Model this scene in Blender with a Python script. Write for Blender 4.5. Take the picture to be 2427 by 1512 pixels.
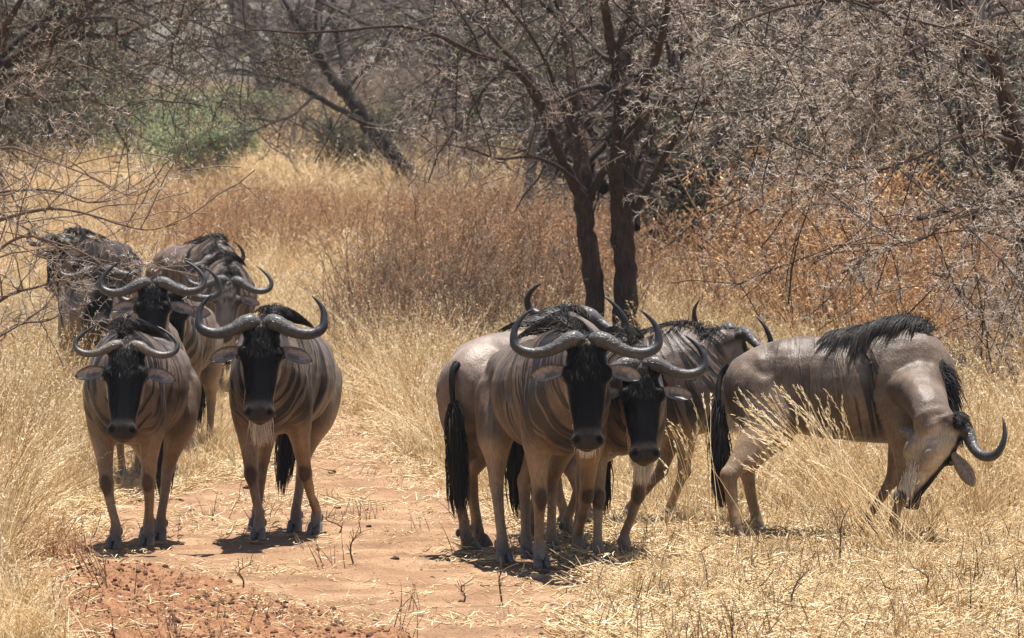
import bpy, math, random, time
import numpy as np
from mathutils import Vector
T0 = time.time()
for _o in list(bpy.data.objects): bpy.data.objects.remove(_o)
SC = bpy.context.scene
COL = SC.collection
R = math.radians

# ------------------------------------------------------------------ camera, sky, sun, exposure
FPX, CX, HY, CH = 13483.0, 1213.5, 395.0, 2.3          # focal length in px of a 2427 px wide frame, horizon row, eye height
cam = bpy.data.cameras.new('camera'); cam_o = bpy.data.objects.new('camera', cam); COL.objects.link(cam_o)
cam.sensor_width = 36.0; cam.lens = 200.0; cam.clip_start = 0.5; cam.clip_end = 6000.0
cam_o.location = (0, 0, CH)
cam_o.rotation_euler = (R(90) - math.atan((756 - HY) / FPX), 0, 0)
SC.camera = cam_o
cam.dof.use_dof = True; cam.dof.focus_distance = 34.5; cam.dof.aperture_fstop = 11.0

SUN_EL, SUN_AZ = 81.0, 40.0         # azimuth clockwise from +Y (away from the camera) towards +X
world = bpy.data.worlds.new('World'); SC.world = world; world.use_nodes = True
wn = world.node_tree.nodes; wl = world.node_tree.links
sky = wn.new('ShaderNodeTexSky'); sky.sky_type = 'NISHITA'; sky.sun_disc = False
sky.sun_elevation = R(SUN_EL); sky.sun_rotation = R(SUN_AZ)
sky.air_density = 1.2; sky.dust_density = 2.0; sky.ozone_density = 1.0; sky.altitude = 900
bg = wn['Background']; bg.inputs['Strength'].default_value = 0.055
wl.new(sky.outputs['Color'], bg.inputs['Color'])
sun = bpy.data.lights.new('sun', 'SUN'); sun.energy = 5.0; sun.angle = R(0.53); sun.color = (1.0, 0.955, 0.89)
sun_o = bpy.data.objects.new('sun', sun); COL.objects.link(sun_o)
_el, _az = R(SUN_EL), R(SUN_AZ)
sdir = Vector((math.cos(_el) * math.sin(_az), math.cos(_el) * math.cos(_az), math.sin(_el)))
sun_o.rotation_euler = sdir.to_track_quat('Z', 'Y').to_euler()
sun_o.location = (0, 40, 60)
SC.view_settings.view_transform = 'Standard'; SC.view_settings.look = 'None'
SC.view_settings.exposure = 1.3; SC.view_settings.gamma = 1.0
SC.view_settings.use_curve_mapping = False
SC.cycles.max_bounces = 6; SC.cycles.diffuse_bounces = 3; SC.cycles.transparent_max_bounces = 6
SC.cycles.glossy_bounces = 2; SC.cycles.transmission_bounces = 2; SC.cycles.volume_bounces = 0

# ------------------------------------------------------------------ numpy helpers
def _hash(ix, iy, iz, seed):
    h = (ix.astype(np.int64) * 374761393 + iy.astype(np.int64) * 668265263 + iz.astype(np.int64) * 2147483647 + seed * 974711) & 0xFFFFFFFF
    h = ((h ^ (h >> 13)) * 1274126177) & 0xFFFFFFFF
    h = (h ^ (h >> 16)) & 0xFFFFFFFF
    return h.astype(np.float64) / 4294967295.0
def vnoise(x, y, z=None, seed=0):
    if z is None: z = np.zeros_like(x)
    xi, yi, zi = np.floor(x), np.floor(y), np.floor(z)
    fx, fy, fz = x - xi, y - yi, z - zi
    fx, fy, fz = [t * t * (3 - 2 * t) for t in (fx, fy, fz)]
    r = 0
    for dx in (0, 1):
        for dy in (0, 1):
            for dz in (0, 1):
                w = (fx if dx else 1 - fx) * (fy if dy else 1 - fy) * (fz if dz else 1 - fz)
                r = r + w * _hash(xi + dx, yi + dy, zi + dz, seed)
    return r
def fbm(x, y, z=None, seed=0, octv=4, gain=.5):
    a, s, t, f = 1.0, 0.0, 0.0, 1.0
    for k in range(octv):
        s = s + a * vnoise(x * f, y * f, None if z is None else z * f, seed + k * 17)
        t += a; a *= gain; f *= 2.03
    return s / t
def sstep(a, b, x):
    t = np.clip((x - a) / (b - a), 0, 1); return t * t * (3 - 2 * t)
def unit(v): 
    v = np.asarray(v, float); return v / np.maximum(np.linalg.norm(v, axis=-1, keepdims=True), 1e-9)

def gz(x, y):                        # ground height, broad shape
    x = np.asarray(x, float); y = np.asarray(y, float)
    a = np.log1p(np.exp((y - 57) / 3.0)) * 3.0
    z = .036 * a - .016 * np.log1p(np.exp(np.minimum((y - 120) / 12.0, 60))) * 12.0
    z = z - .02 * np.maximum(y - 330, 0) * (y > 330)
    return z
def W(px, py, d):                    # pixel of the 2427 px frame at distance d -> point
    return np.array([(px - CX) / FPX * d, d, CH - (py - HY) / FPX * d])
def G(px, py):                       # pixel -> point on the ground
    d = 34.0
    for _ in range(60):
        z = float(gz(0, d)); dn = FPX * (CH - z) / max(py - HY, 1.0)
        d = .6 * d + .4 * min(dn, 400)
    return np.array([(px - CX) / FPX * d, d, float(gz(0, d))])

def mesh_np(name, v, f, mat=None, smooth=True, attrs=None, f3=None):
    """v (N,3); f (M,4) quads; f3 (K,3) triangles"""
    me = bpy.data.meshes.new(name)
    v = np.asarray(v, np.float32)
    nf = 0 if f is None else len(f); n3 = 0 if f3 is None else len(f3)
    me.vertices.add(len(v)); me.vertices.foreach_set('co', v.ravel())
    li = []
    if nf: li.append(np.asarray(f, np.int32).ravel())
    if n3: li.append(np.asarray(f3, np.int32).ravel())
    li = np.concatenate(li)
    me.loops.add(len(li)); me.loops.foreach_set('vertex_index', li)
    st = np.concatenate([np.arange(nf) * 4, nf * 4 + np.arange(n3) * 3]).astype(np.int32)
    me.polygons.add(nf + n3); me.polygons.foreach_set('loop_start', st)
    me.update(calc_edges=True)
    if smooth: me.polygons.foreach_set('use_smooth', np.ones(nf + n3, bool))
    for k, a in (attrs or {}).items():
        a = np.asarray(a, np.float32)
        if a.ndim == 1:
            at = me.attributes.new(k, 'FLOAT', 'POINT'); at.data.foreach_set('value', a)
        else:
            at = me.attributes.new(k, 'FLOAT_COLOR', 'POINT')
            c = np.ones((len(a), 4), np.float32); c[:, :3] = a[:, :3]; at.data.foreach_set('color', c.ravel())
    if mat: me.materials.append(mat)
    return me
def link(name, me, parent=None, loc=None):
    o = bpy.data.objects.new(name, me); COL.objects.link(o)
    if parent is not None: o.parent = parent
    if loc is not None: o.location = loc
    return o
def tag(o, label=None, cat=None, group=None, kind=None):
    if label: o['label'] = label
    if cat: o['category'] = cat
    if group: o['group'] = group
    if kind: o['kind'] = kind
    return o
def empty(name, loc=(0, 0, 0)):
    o = bpy.data.objects.new(name, None); COL.objects.link(o); o.location = loc; o.empty_display_size = .1
    return o

def tubes(P, Rr, sides=3, seed=0):
    """P (N,K,3) polylines, Rr (N,K) radii -> verts, quads, strand index per vert"""
    P = np.asarray(P, float); Rr = np.asarray(Rr, float)
    N, K, _ = P.shape
    T = np.empty_like(P); T[:, 1:-1] = P[:, 2:] - P[:, :-2]; T[:, 0] = P[:, 1] - P[:, 0]; T[:, -1] = P[:, -1] - P[:, -2]
    T = unit(T)
    mean = unit(P[:, -1] - P[:, 0] + 1e-6)
    ref = np.where(np.abs(mean[:, 2:3]) < .8, np.array([[0, 0, 1.]]), np.array([[1., 0, 0]]))
    A = unit(np.cross(T, ref[:, None, :])); B = np.cross(T, A)
    ang = np.arange(sides) * 2 * np.pi / sides
    V = P[:, :, None, :] + Rr[:, :, None, None] * (A[:, :, None, :] * np.cos(ang)[None, None, :, None] + B[:, :, None, :] * np.sin(ang)[None, None, :, None])
    V = V.reshape(-1, 3)
    base = (np.arange(N)[:, None, None] * K + np.arange(K - 1)[None, :, None]) * sides
    j = np.arange(sides)[None, None, :]; j2 = (j + 1) % sides
    F = np.stack([base + j, base + j2, base + sides + j2, base + sides + j], -1).reshape(-1, 4)
    idx = np.repeat(np.arange(N), K * sides)
    return V, F, idx
class Acc:
    def __init__(s): s.v = []; s.f = []; s.a = []; s.n = 0
    def add(s, V, F, a=None):
        s.v.append(V); s.f.append(np.asarray(F) + s.n); s.n += len(V)
        s.a.append(np.zeros(len(V)) if a is None else np.broadcast_to(np.asarray(a, float), (len(V),)))
    def tube(s, P, Rr, sides=3, rnd=None, rng=None):
        V, F, i = tubes(P, Rr, sides)
        if rnd is None: rnd = (rng or np.random).random(len(P))
        s.add(V, F, np.asarray(rnd)[i])
    def mesh(s, name, mat):
        return mesh_np(name, np.concatenate(s.v), np.concatenate(s.f), mat, attrs={'rnd': np.concatenate(s.a)})

def catmull(P, n):
    """resample control points (K, C) smoothly to n samples"""
    P = np.asarray(P, float); K = len(P)
    Q = np.vstack([2 * P[0] - P[1], P, 2 * P[-1] - P[-2]])
    t = np.linspace(0, K - 1, n); i = np.minimum(t.astype(int), K - 2); u = (t - i)[:, None]
    a, b, c, d = Q[i], Q[i + 1], Q[i + 2], Q[i + 3]
    return .5 * ((2 * b) + (-a + c) * u + (2 * a - 5 * b + 4 * c - d) * u ** 2 + (-a + 3 * b - 3 * c + d) * u ** 3)

# ------------------------------------------------------------------ materials
def mat_new(name):
    m = bpy.data.materials.new(name); m.use_nodes = True
    nt = m.node_tree; b = nt.nodes['Principled BSDF']
    return m, nt, b
def N_(nt, t, **kw):
    n = nt.nodes.new(t)
    for k, v in kw.items(): setattr(n, k, v)
    return n
def ramp(nt, stops, fac=None):
    r = nt.nodes.new('ShaderNodeValToRGB'); e = r.color_ramp.elements
    while len(e) < len(stops): e.new(.5)
    for i, (p, c) in enumerate(stops): e[i].position = p; e[i].color = (*c, 1) if len(c) == 3 else c
    if fac is not None: nt.links.new(fac, r.inputs['Fac'])
    return r
def mixc(nt, fac, a, b, mode='MIX'):
    n = nt.nodes.new('ShaderNodeMix'); n.data_type = 'RGBA'; n.blend_type = mode
    for s, v in ((n.inputs[0], fac), (n.inputs[6], a), (n.inputs[7], b)):
        if hasattr(v, 'links') or hasattr(v, 'is_output'): nt.links.new(v, s)
        else: s.default_value = v if isinstance(v, float) else (*v, 1)
    return n.outputs[2]
def strand_mat(name, stops, rough=.6, noise=0.0, trans=0.0, nscale=4.0, spec=.25):
    """colour from the per strand number 'rnd', broken up by noise"""
    m, nt, b = mat_new(name)
    at = N_(nt, 'ShaderNodeAttribute', attribute_name='rnd')
    fac = at.outputs['Fac']
    if noise:
        tx = N_(nt, 'ShaderNodeNewGeometry'); no = N_(nt, 'ShaderNodeTexNoise'); no.inputs['Scale'].default_value = nscale
        nt.links.new(tx.outputs['Position'], no.inputs['Vector'])
        ma = N_(nt, 'ShaderNodeMath', operation='MULTIPLY_ADD'); ma.inputs[1].default_value = noise; 
        nt.links.new(no.outputs['Fac'], ma.inputs[0]); 
        sb = N_(nt, 'ShaderNodeMath', operation='SUBTRACT'); nt.links.new(fac, sb.inputs[0]); sb.inputs[1].default_value = noise * .5
        nt.links.new(sb.outputs[0], ma.inputs[2]); fac = ma.outputs[0]
    r = ramp(nt, stops, fac)
    nt.links.new(r.outputs['Color'], b.inputs['Base Color'])
    b.inputs['Roughness'].default_value = rough; b.inputs['Specular IOR Level'].default_value = spec
    if trans:
        tr = N_(nt, 'ShaderNodeBsdfTranslucent'); mx = N_(nt, 'ShaderNodeMixShader'); mx.inputs[0].default_value = trans
        nt.links.new(r.outputs['Color'], tr.inputs['Color']); nt.links.new(b.outputs[0], mx.inputs[1]); nt.links.new(tr.outputs[0], mx.inputs[2])
        nt.links.new(mx.outputs[0], nt.nodes['Material Output'].inputs['Surface'])
    return m
# ------------------------------------------------------------------ ground, soil, distance
def to_px(x, y): return CX + FPX * x / y, HY + FPX * (CH - gz(x, y)) / y
def interval(py, px, rows, soft):
    r = np.array(rows, float); l = np.interp(py, r[:, 0], r[:, 1]); q = np.interp(py, r[:, 0], r[:, 2])
    return sstep(-soft, soft, px - l) * sstep(-soft, soft, q - px)
def dirt_mask(x, y):
    px, py = to_px(x, y)
    n = (fbm(x * 1.3, y * .8, seed=5) - .5) * 2
    m = interval(py, px + n * 190, [(900, 560, 830), (960, 520, 900), (1000, 560, 960), (1090, 600, 1030), (1150, 450, 1130), (1200, 100, 1230), (1250, 80, 1330), (1300, 100, 1450), (1360, 200, 1500), (1420, 380, 1430), (1512, 500, 1480), (1700, 700, 1600)], 70)
    return m * sstep(880, 960, py)
def red_mask(x, y):
    px, py = to_px(x, y)
    n = (fbm(x * 2.2, y * 1.2, seed=9) - .5) * 60
    tope = np.interp(px, [-300, 50, 250, 430, 560, 700, 900, 990, 1100], [1290, 1318, 1335, 1352, 1400, 1445, 1490, 1520, 1560])
    return sstep(-14, 26, py + n - tope) * sstep(-60, 90, px - (20 + (py - 1320) * .38) + n * 1.5)
def height(x, y):
    d = dirt_mask(x, y); r = red_mask(x, y)
    z = gz(x, y) + (fbm(x * .35, y * .35, seed=1) - .5) * .06 * sstep(25, 30, y)
    z = z + (fbm(x * 5, y * 5, seed=2) - .5) * .05 + (1 - d) * (fbm(x * 9, y * 9, seed=3) - .5) * .03
    z = z + r * (.05 + (fbm(x * 6, y * 4, seed=4, octv=5, gain=.62) - .5) * .17)
    z = z - d * (.02 + .05 * np.maximum(vnoise(x * 7, y * 5, seed=12) - .55, 0) * sstep(.25, .5, vnoise(x * .8, y * .6, seed=13)) * 2)
    return z - .006
ys = np.concatenate([np.linspace(-30, 25, 12)[:-1], np.linspace(25, 27, 12)[:-1], 27 * (60 / 27.) ** np.linspace(0, 1, 620), 60 * (420 / 60.) ** np.linspace(0, 1, 150)[1:], np.geomspace(430, 3200, 14)])
us = np.concatenate([-np.geomspace(3000, 6.5, 14)[:-1], np.linspace(-1.16, 1.16, 330), np.geomspace(6.5, 3000, 14)[1:]])
uu = np.where(np.abs(us) < 1.2, us, 0)
Yg = np.repeat(ys[:, None], len(us), 1)
halfw = np.maximum(.09 * np.clip(ys, 26, 430) * 1.12, 3.0)[:, None]
Xg = np.where(np.abs(us)[None] < 1.2, us[None] * halfw, np.sign(us)[None] * (halfw * 1.16 + (np.abs(us)[None] - 5.5)))
x_, y_ = Xg.ravel(), Yg.ravel()
ygz = np.maximum(y_, 1.0)
z_ = np.where((y_ > 24) & (np.abs(x_) < .13 * np.maximum(y_, 26) * 1.0 + 1), height(x_, np.maximum(y_, 24.)), gz(x_, y_) - .006)
# far wooded rise
far = sstep(380, 1500, y_)
z_ = z_ + far * (34 + 26 * (fbm(x_ / 420, y_ / 700, seed=31) - .5) * 2 + np.interp(x_, [-500, -60, 120, 500], [8, 4, -4, -8]))
n_ = len(us); ii_ = (np.arange(len(ys) - 1)[:, None] * n_ + np.arange(n_ - 1)[None]).ravel()
dm, rm_ = dirt_mask(x_, ygz), red_mask(x_, ygz)
inzone = (y_ > 24)
def ground_mat():
    m, nt, b = mat_new('savanna_soil'); L = nt.links.new
    d = N_(nt, 'ShaderNodeAttribute', attribute_name='dirt'); r = N_(nt, 'ShaderNodeAttribute', attribute_name='red'); fr = N_(nt, 'ShaderNodeAttribute', attribute_name='far')
    g = N_(nt, 'ShaderNodeNewGeometry')
    def noise(sc, det=5, vec=None):
        n = N_(nt, 'ShaderNodeTexNoise'); n.inputs['Scale'].default_value = sc; n.inputs['Detail'].default_value = det; L(vec or g.outputs['Position'], n.inputs['Vector']); return n
    n1, n2, n3 = noise(2.2, 8), noise(14), noise(70, 4)
    soil = ramp(nt, [(.28, (.165, .094, .052)), (.5, (.24, .143, .082)), (.72, (.335, .215, .13))], n1.outputs['Fac'])
    duff = ramp(nt, [(.25, (.27, .17, .085)), (.5, (.42, .29, .15)), (.8, (.54, .40, .23))], n2.outputs['Fac'])
    redc = ramp(nt, [(.3, (.14, .066, .034)), (.55, (.225, .112, .058)), (.8, (.31, .17, .092))], n2.outputs['Fac'])
    c = mixc(nt, d.outputs['Fac'], duff.outputs['Color'], soil.outputs['Color'])
    c = mixc(nt, r.outputs['Fac'], c, redc.outputs['Color'])
    sp = ramp(nt, [(.33, (.45, .42, .4)), (.45, (1, 1, 1)), (.70, (1, 1, 1)), (.78, (1.25, 1.22, 1.15))], n3.outputs['Fac'])
    c = mixc(nt, 1.0, c, sp.outputs['Color'], 'MULTIPLY')
    nf = noise(.03, 8); wood = ramp(nt, [(.35, (.045, .042, .030)), (.5, (.10, .085, .066)), (.68, (.19, .155, .11))], nf.outputs['Fac'])
    c = mixc(nt, fr.outputs['Fac'], c, wood.outputs['Color'])
    L(c, b.inputs['Base Color']); b.inputs['Roughness'].default_value = .95; b.inputs['Specular IOR Level'].default_value = .1
    b1 = N_(nt, 'ShaderNodeBump'); b1.inputs['Distance'].default_value = .03; b1.inputs['Strength'].default_value = 1.0; L(n2.outputs['Fac'], b1.inputs['Height'])
    b2 = N_(nt, 'ShaderNodeBump'); b2.inputs['Distance'].default_value = .012; b2.inputs['Strength'].default_value = 1.0; L(n3.outputs['Fac'], b2.inputs['Height']); L(b1.outputs[0], b2.inputs['Normal'])
    L(b2.outputs[0], b.inputs['Normal'])
    return m
gme = mesh_np('ground', np.column_stack([x_, y_, z_]), np.stack([ii_, ii_ + 1, ii_ + n_ + 1, ii_ + n_], 1), ground_mat(),
              attrs={'dirt': dm * inzone * (y_ < 70), 'red': rm_ * inzone * (y_ < 40), 'far': sstep(330, 420, y_)})
tag(link('ground', gme), kind='structure')
# ------------------------------------------------------------------ grass and low scrub (nobody could count it): scattered with geometry nodes
GOLD = [(0, (.32, .18, .065)), (.3, (.56, .37, .165)), (.65, (.74, .55, .30)), (1, (.86, .74, .52))]
M_STRAW = strand_mat('dry_straw', [(0, (.20, .115, .055)), (.12, (.40, .26, .12)), (.45, (.60, .43, .22)), (.8, (.72, .57, .34)), (1, (.85, .76, .58))], .55, .35, .15, 1.2)
M_GOLD = strand_mat('golden_dry_grass', GOLD, .55, .35, .25, .7)
M_RUST = strand_mat('rust_brown_dry_herb', [(0, (.12, .065, .038)), (.35, (.31, .165, .082)), (.7, (.47, .275, .145)), (1, (.66, .46, .27))], .7, .5, .2, .35)
M_ORANGE = strand_mat('orange_gold_dry_herb', [(0, (.16, .08, .04)), (.35, (.44, .24, .11)), (.7, (.62, .38, .19)), (1, (.80, .58, .34))], .7, .5, .25, .35)
M_GREYBRUSH = strand_mat('grey_brown_brush', [(0, (.06, .042, .034)), (.4, (.15, .105, .08)), (.8, (.28, .21, .155)), (1, (.42, .34, .26))], .7, .4, .1, .5)
M_STEM = strand_mat('dead_brown_stem', [(0, (.07, .04, .025)), (.6, (.20, .125, .075)), (1, (.36, .25, .15))], .7)
def tuft_straw(rng, rad=.35, n=70, l0=.03, l1=.125):
    a = Acc(); r = rad * np.sqrt(rng.random(n)); t = rng.random(n) * 2 * np.pi; c = np.column_stack([r * np.cos(t), r * np.sin(t), rng.uniform(.002, .03, n)])
    d = rng.random(n) * 2 * np.pi; l = rng.uniform(l0, l1, n); tilt = np.abs(rng.normal(0, .25, n))
    v = np.column_stack([np.cos(d), np.sin(d), tilt]) * l[:, None]
    mid = c + v * .5 + rng.normal(0, .006, (n, 3)); P = np.stack([c, mid, c + v], 1)
    a.tube(P, np.tile([.0022, .0030, .0012], (n, 1)) * rng.uniform(.7, 1.5, (n, 1)), 3, rng=rng); return a
def tuft_grass(rng, h=.3, n=45, rad=.07, lean=.5, seed_heads=0.0, r0=.0022, bias=0.0, wind=0.0):
    a = Acc(); K = 5; t = rng.random(n) * 2 * np.pi; r = rad * np.sqrt(rng.random(n)); base = np.column_stack([r * np.cos(t), r * np.sin(t), np.zeros(n) - .02])
    out = rng.random(n) * 2 * np.pi; o = np.column_stack([np.cos(out) + wind, np.sin(out), np.zeros(n)]) * np.abs(rng.normal(lean, lean * .5, n))[:, None]
    L = h * rng.uniform(.45, 1.15, n); d = unit(o * .35 + np.array([0, 0, 1.])); P = np.empty((n, K, 3)); P[:, 0] = base
    for k in range(1, K):
        d = unit(d + o * .42 + rng.normal(0, .06, (n, 3))); P[:, k] = P[:, k - 1] + d * (L / (K - 1))[:, None]
    rnd = np.clip(rng.random(n) + bias, 0, 1)
    a.tube(P, np.tile(np.array([1, 1, .85, .6, .2]) * r0, (n, 1)) * rng.uniform(.7, 1.4, (n, 1)), 3, rnd)
    m = int(n * seed_heads)
    if m:
        # narrow drooping seed heads: short spikelets along the outer part of the stem
        q = 9; e, e0 = P[:m, -1], P[:m, -2]; s = rng.uniform(-.9, .35, (m, q))[..., None]
        b0 = e[:, None] + (e - e0)[:, None] * s; dr = unit((e - e0)[:, None] + rng.normal(0, .55, (m, q, 3)) * np.linalg.norm(e - e0, axis=1)[:, None, None])
        pp = np.stack([b0, b0 + dr * .012, b0 + dr * .028], 2).reshape(-1, 3, 3)
        a.tube(pp, np.tile([.0012, .0032, .0006], (len(pp), 1)), 3, np.clip(np.repeat(rnd[:m], q) + .25, 0, 1))
    return a
def tuft_herb(rng, h=1.3, n=9, rad=.16, leaf=1.0, lw=.006, spread=.35):
    """upright woody stalks with short side twigs and curled dead leaves or pods"""
    a = Acc(); K = 6; t = rng.random(n) * 2 * np.pi; r = rad * np.sqrt(rng.random(n)); base = np.column_stack([r * np.cos(t), r * np.sin(t), np.zeros(n) - .03])
    o = np.column_stack([np.cos(t), np.sin(t), 0 * t]) * rng.uniform(.05, spread, n)[:, None]; L = h * rng.uniform(.6, 1.1, n); P = np.empty((n, K, 3)); P[:, 0] = base; d = unit(o + np.array([0, 0, 1.]))
    for k in range(1, K):
        d = unit(d + rng.normal(0, .10, (n, 3))); P[:, k] = P[:, k - 1] + d * (L / (K - 1))[:, None]
    a.tube(P, np.tile(np.array([.0055, .005, .0042, .0035, .0026, .0014]), (n, 1)), 3, rng.random(n) * .5)
    m = n * 10; i = rng.integers(0, n, m); s = rng.uniform(1.0, K - 1.01, m); k = s.astype(int); f = (s - k)[:, None]; b0 = P[i, k] * (1 - f) + P[i, k + 1] * f
    az = rng.random(m) * 2 * np.pi; dr = unit(np.column_stack([np.cos(az), np.sin(az), rng.uniform(.4, 1.4, m)])); l = rng.uniform(.08, .26, m)
    Q = np.stack([b0, b0 + dr * (l * .5)[:, None] + rng.normal(0, .01, (m, 3)), b0 + dr * l[:, None] + rng.normal(0, .02, (m, 3))], 1)
    a.tube(Q, np.tile([.0025, .002, .001], (m, 1)), 3, rng.random(m) * .7)
    nl = int(m * 3.0 * leaf)
    if nl:
        i = rng.integers(0, m, nl); f = rng.uniform(.2, 1.05, nl)[:, None]; b0 = Q[i, 0] * (1 - f) + Q[i, 2] * f; dr = unit(rng.normal(0, 1, (nl, 3)) + (0, 0, -.3)); l = rng.uniform(.012, .038, nl)[:, None]
        pp = np.stack([b0, b0 + dr * l * .5, b0 + dr * l], 1)
        a.tube(pp, np.tile([.001, lw, .001], (nl, 1)) * rng.uniform(.5, 1.2, (nl, 1)), 3, np.clip(rng.random(nl) * .8 + .2, 0, 1))
    return a
LIB = {}
def lib(name, mat, gens):
    c = bpy.data.collections.new('kinds_of_' + name)
    for i, g in enumerate(gens):
        o = bpy.data.objects.new('%s_kind_%02d' % (name, i), g.mesh(name, mat)); c.objects.link(o)
    LIB[name] = (c, len(gens))
def scatter(obj_name, libname, pts, rot, scl, seed=0):
    """one object of kind stuff: a point mesh whose points carry copies of the small tufts"""
    rng = np.random.default_rng(seed); c, k = LIB[libname]; n = len(pts)
    me = bpy.data.meshes.new(obj_name); me.vertices.add(n); me.vertices.foreach_set('co', np.asarray(pts, np.float32).ravel())
    at_ = me.attributes.new('rot', 'FLOAT_VECTOR', 'POINT'); at_.data.foreach_set('vector', np.asarray(rot, np.float32).ravel())
    at_ = me.attributes.new('scl', 'FLOAT_VECTOR', 'POINT'); s = np.asarray(scl, float); s = s if s.ndim == 2 else np.repeat(s[:, None], 3, 1); at_.data.foreach_set('vector', s.astype(np.float32).ravel())
    at_ = me.attributes.new('idx', 'INT', 'POINT'); at_.data.foreach_set('value', rng.integers(0, k, n).astype(np.int32))
    o = link(obj_name, me); o['kind'] = 'stuff'
    ng = bpy.data.node_groups.new('scatter_' + obj_name, 'GeometryNodeTree')
    ng.interface.new_socket('Geometry', in_out='INPUT', socket_type='NodeSocketGeometry'); ng.interface.new_socket('Geometry', in_out='OUTPUT', socket_type='NodeSocketGeometry')
    gi, go = ng.nodes.new('NodeGroupInput'), ng.nodes.new('NodeGroupOutput')
    ci = ng.nodes.new('GeometryNodeCollectionInfo'); ci.inputs['Collection'].default_value = c; ci.inputs['Separate Children'].default_value = True; ci.inputs['Reset Children'].default_value = True
    ip = ng.nodes.new('GeometryNodeInstanceOnPoints'); ip.inputs['Pick Instance'].default_value = True
    def attr(nm, ty):
        q = ng.nodes.new('GeometryNodeInputNamedAttribute'); q.data_type = ty; q.inputs['Name'].default_value = nm; return q.outputs['Attribute']
    e2r = ng.nodes.new('FunctionNodeEulerToRotation')
    ng.links.new(attr('rot', 'FLOAT_VECTOR'), e2r.inputs[0]); ng.links.new(e2r.outputs[0], ip.inputs['Rotation'])
    ng.links.new(attr('scl', 'FLOAT_VECTOR'), ip.inputs['Scale']); ng.links.new(attr('idx', 'INT'), ip.inputs['Instance Index'])
    ng.links.new(gi.outputs[0], ip.inputs['Points']); ng.links.new(ci.outputs[0], ip.inputs['Instance']); ng.links.new(ip.outputs[0], go.inputs[0])
    md = o.modifiers.new('scatter', 'NODES'); md.node_group = ng
    return o
def sample(n, y0, y1, dens, seed, marg=1.12, power=1.0):
    """random ground points inside a widened view wedge, kept with probability dens(x, y, px, py)"""
    rng = np.random.default_rng(seed); v = rng.random(n); y = (y0 ** (1 + power) + v * (y1 ** (1 + power) - y0 ** (1 + power))) ** (1 / (1 + power))
    x = (rng.random(n) * 2 - 1) * .09 * y * marg; px, py = to_px(x, y)
    k = rng.random(n) < dens(x, y, px, py); x, y = x[k], y[k]
    z = height(x, y)
    return np.column_stack([x, y, z]), px[k], py[k], rng
def yaw(rng, n, tilt=.0): return np.column_stack([rng.normal(0, tilt, n), rng.normal(0, tilt, n), rng.random(n) * 6.283])
_r = np.random.default_rng(77)
lib('straw_litter', M_STRAW, [tuft_straw(_r) for _ in range(8)])
lib('chaff', M_STRAW, [tuft_straw(_r, .35, 26, .015, .07) for _ in range(6)])
lib('short_grass', M_GOLD, [tuft_grass(_r, .26, 46, .09, .55) for _ in range(8)])
lib('bent_grass', M_GOLD, [tuft_grass(_r, .62, 60, .10, .62, .25, .0022, .05, w_) for w_ in (0, .2, -.2, .5, -.5, .3)])
lib('tall_grass', M_GOLD, [tuft_grass(_r, .95, 48, .10, .42, .5, .0024, .05, w_) for w_ in (0, -.5, -.8, .4, -.3)])
lib('stubble', M_STEM, [tuft_grass(_r, .22, 7, .12, .25, 0, .0026) for _ in range(6)])
lib('rust_herb', M_RUST, [tuft_herb(_r, 1.0, 9, .2) for _ in range(6)])
lib('orange_herb', M_ORANGE, [tuft_herb(_r, 1.0, 9, .2, .9) for _ in range(5)])
lib('bare_stems', M_STEM, [tuft_herb(_r, 1.25, 6, .2, .25, .005, .3) for _ in range(5)])
lib('grey_brush', M_GREYBRUSH, [tuft_herb(_r, 1.0, 12, .25, .5, .005, .8) for _ in range(5)])

def blotch(x, y, s, seed, lo, hi): return sstep(lo, hi, fbm(x * s, y * s * .6, seed=seed))
# litter of broken straw
P, px, py, rg = sample(36000, 26, 62, lambda x, y, px, py: np.clip(1 - 1.25 * dirt_mask(x, y) - 1.3 * red_mask(x, y), .006, 1) * (.45 + .55 * blotch(x, y, 2.0, 41, .35, .6)), 1)
scatter('straw_litter', 'straw_litter', P, yaw(rg, len(P), .08), rg.uniform(.7, 1.25, len(P)))
P, px, py, rg = sample(5200, 26, 58, lambda x, y, px, py: (dirt_mask(x, y) * .26 + red_mask(x, y) * .12) * (.25 + .75 * blotch(x, y, 2.4, 42, .4, .6)), 11)
scatter('chaff_on_path', 'chaff', P, yaw(rg, len(P), .08), rg.uniform(.7, 1.2, len(P)))
# short dry grass
def d_short(x, y, px, py):
    base = np.clip(1 - 1.25 * dirt_mask(x, y) - 1.2 * red_mask(x, y), .0, 1)
    right = sstep(1350, 1700, px); b = blotch(x, y, 1.3, 43, .42, .62)
    q = base * (.15 + .45 * b + .38 * right) * np.interp(py, [1180, 1300, 1400], [1, .62, .5])
    q = np.where(py < 1180, base * (.5 + .5 * b), q)
    return np.clip(q, 0, 1)
P, px, py, rg = sample(26000, 26, 75, d_short, 2)
scatter('short_dry_grass', 'short_grass', P, yaw(rg, len(P), .15), rg.uniform(.4, 1.15, len(P)) * np.interp(py, [900, 1150, 1300, 1512], [1.2, 1.0, .68, .62]))
P, px, py, rg = sample(2600, 26, 50, lambda x, y, px, py: np.clip(.25 + .5 * sstep(1200, 1700, px) - .2 * dirt_mask(x, y), 0, 1), 21)
scatter('dead_stubble', 'stubble', P, yaw(rg, len(P), .2), rg.uniform(.5, 1.3, len(P)))
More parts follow.
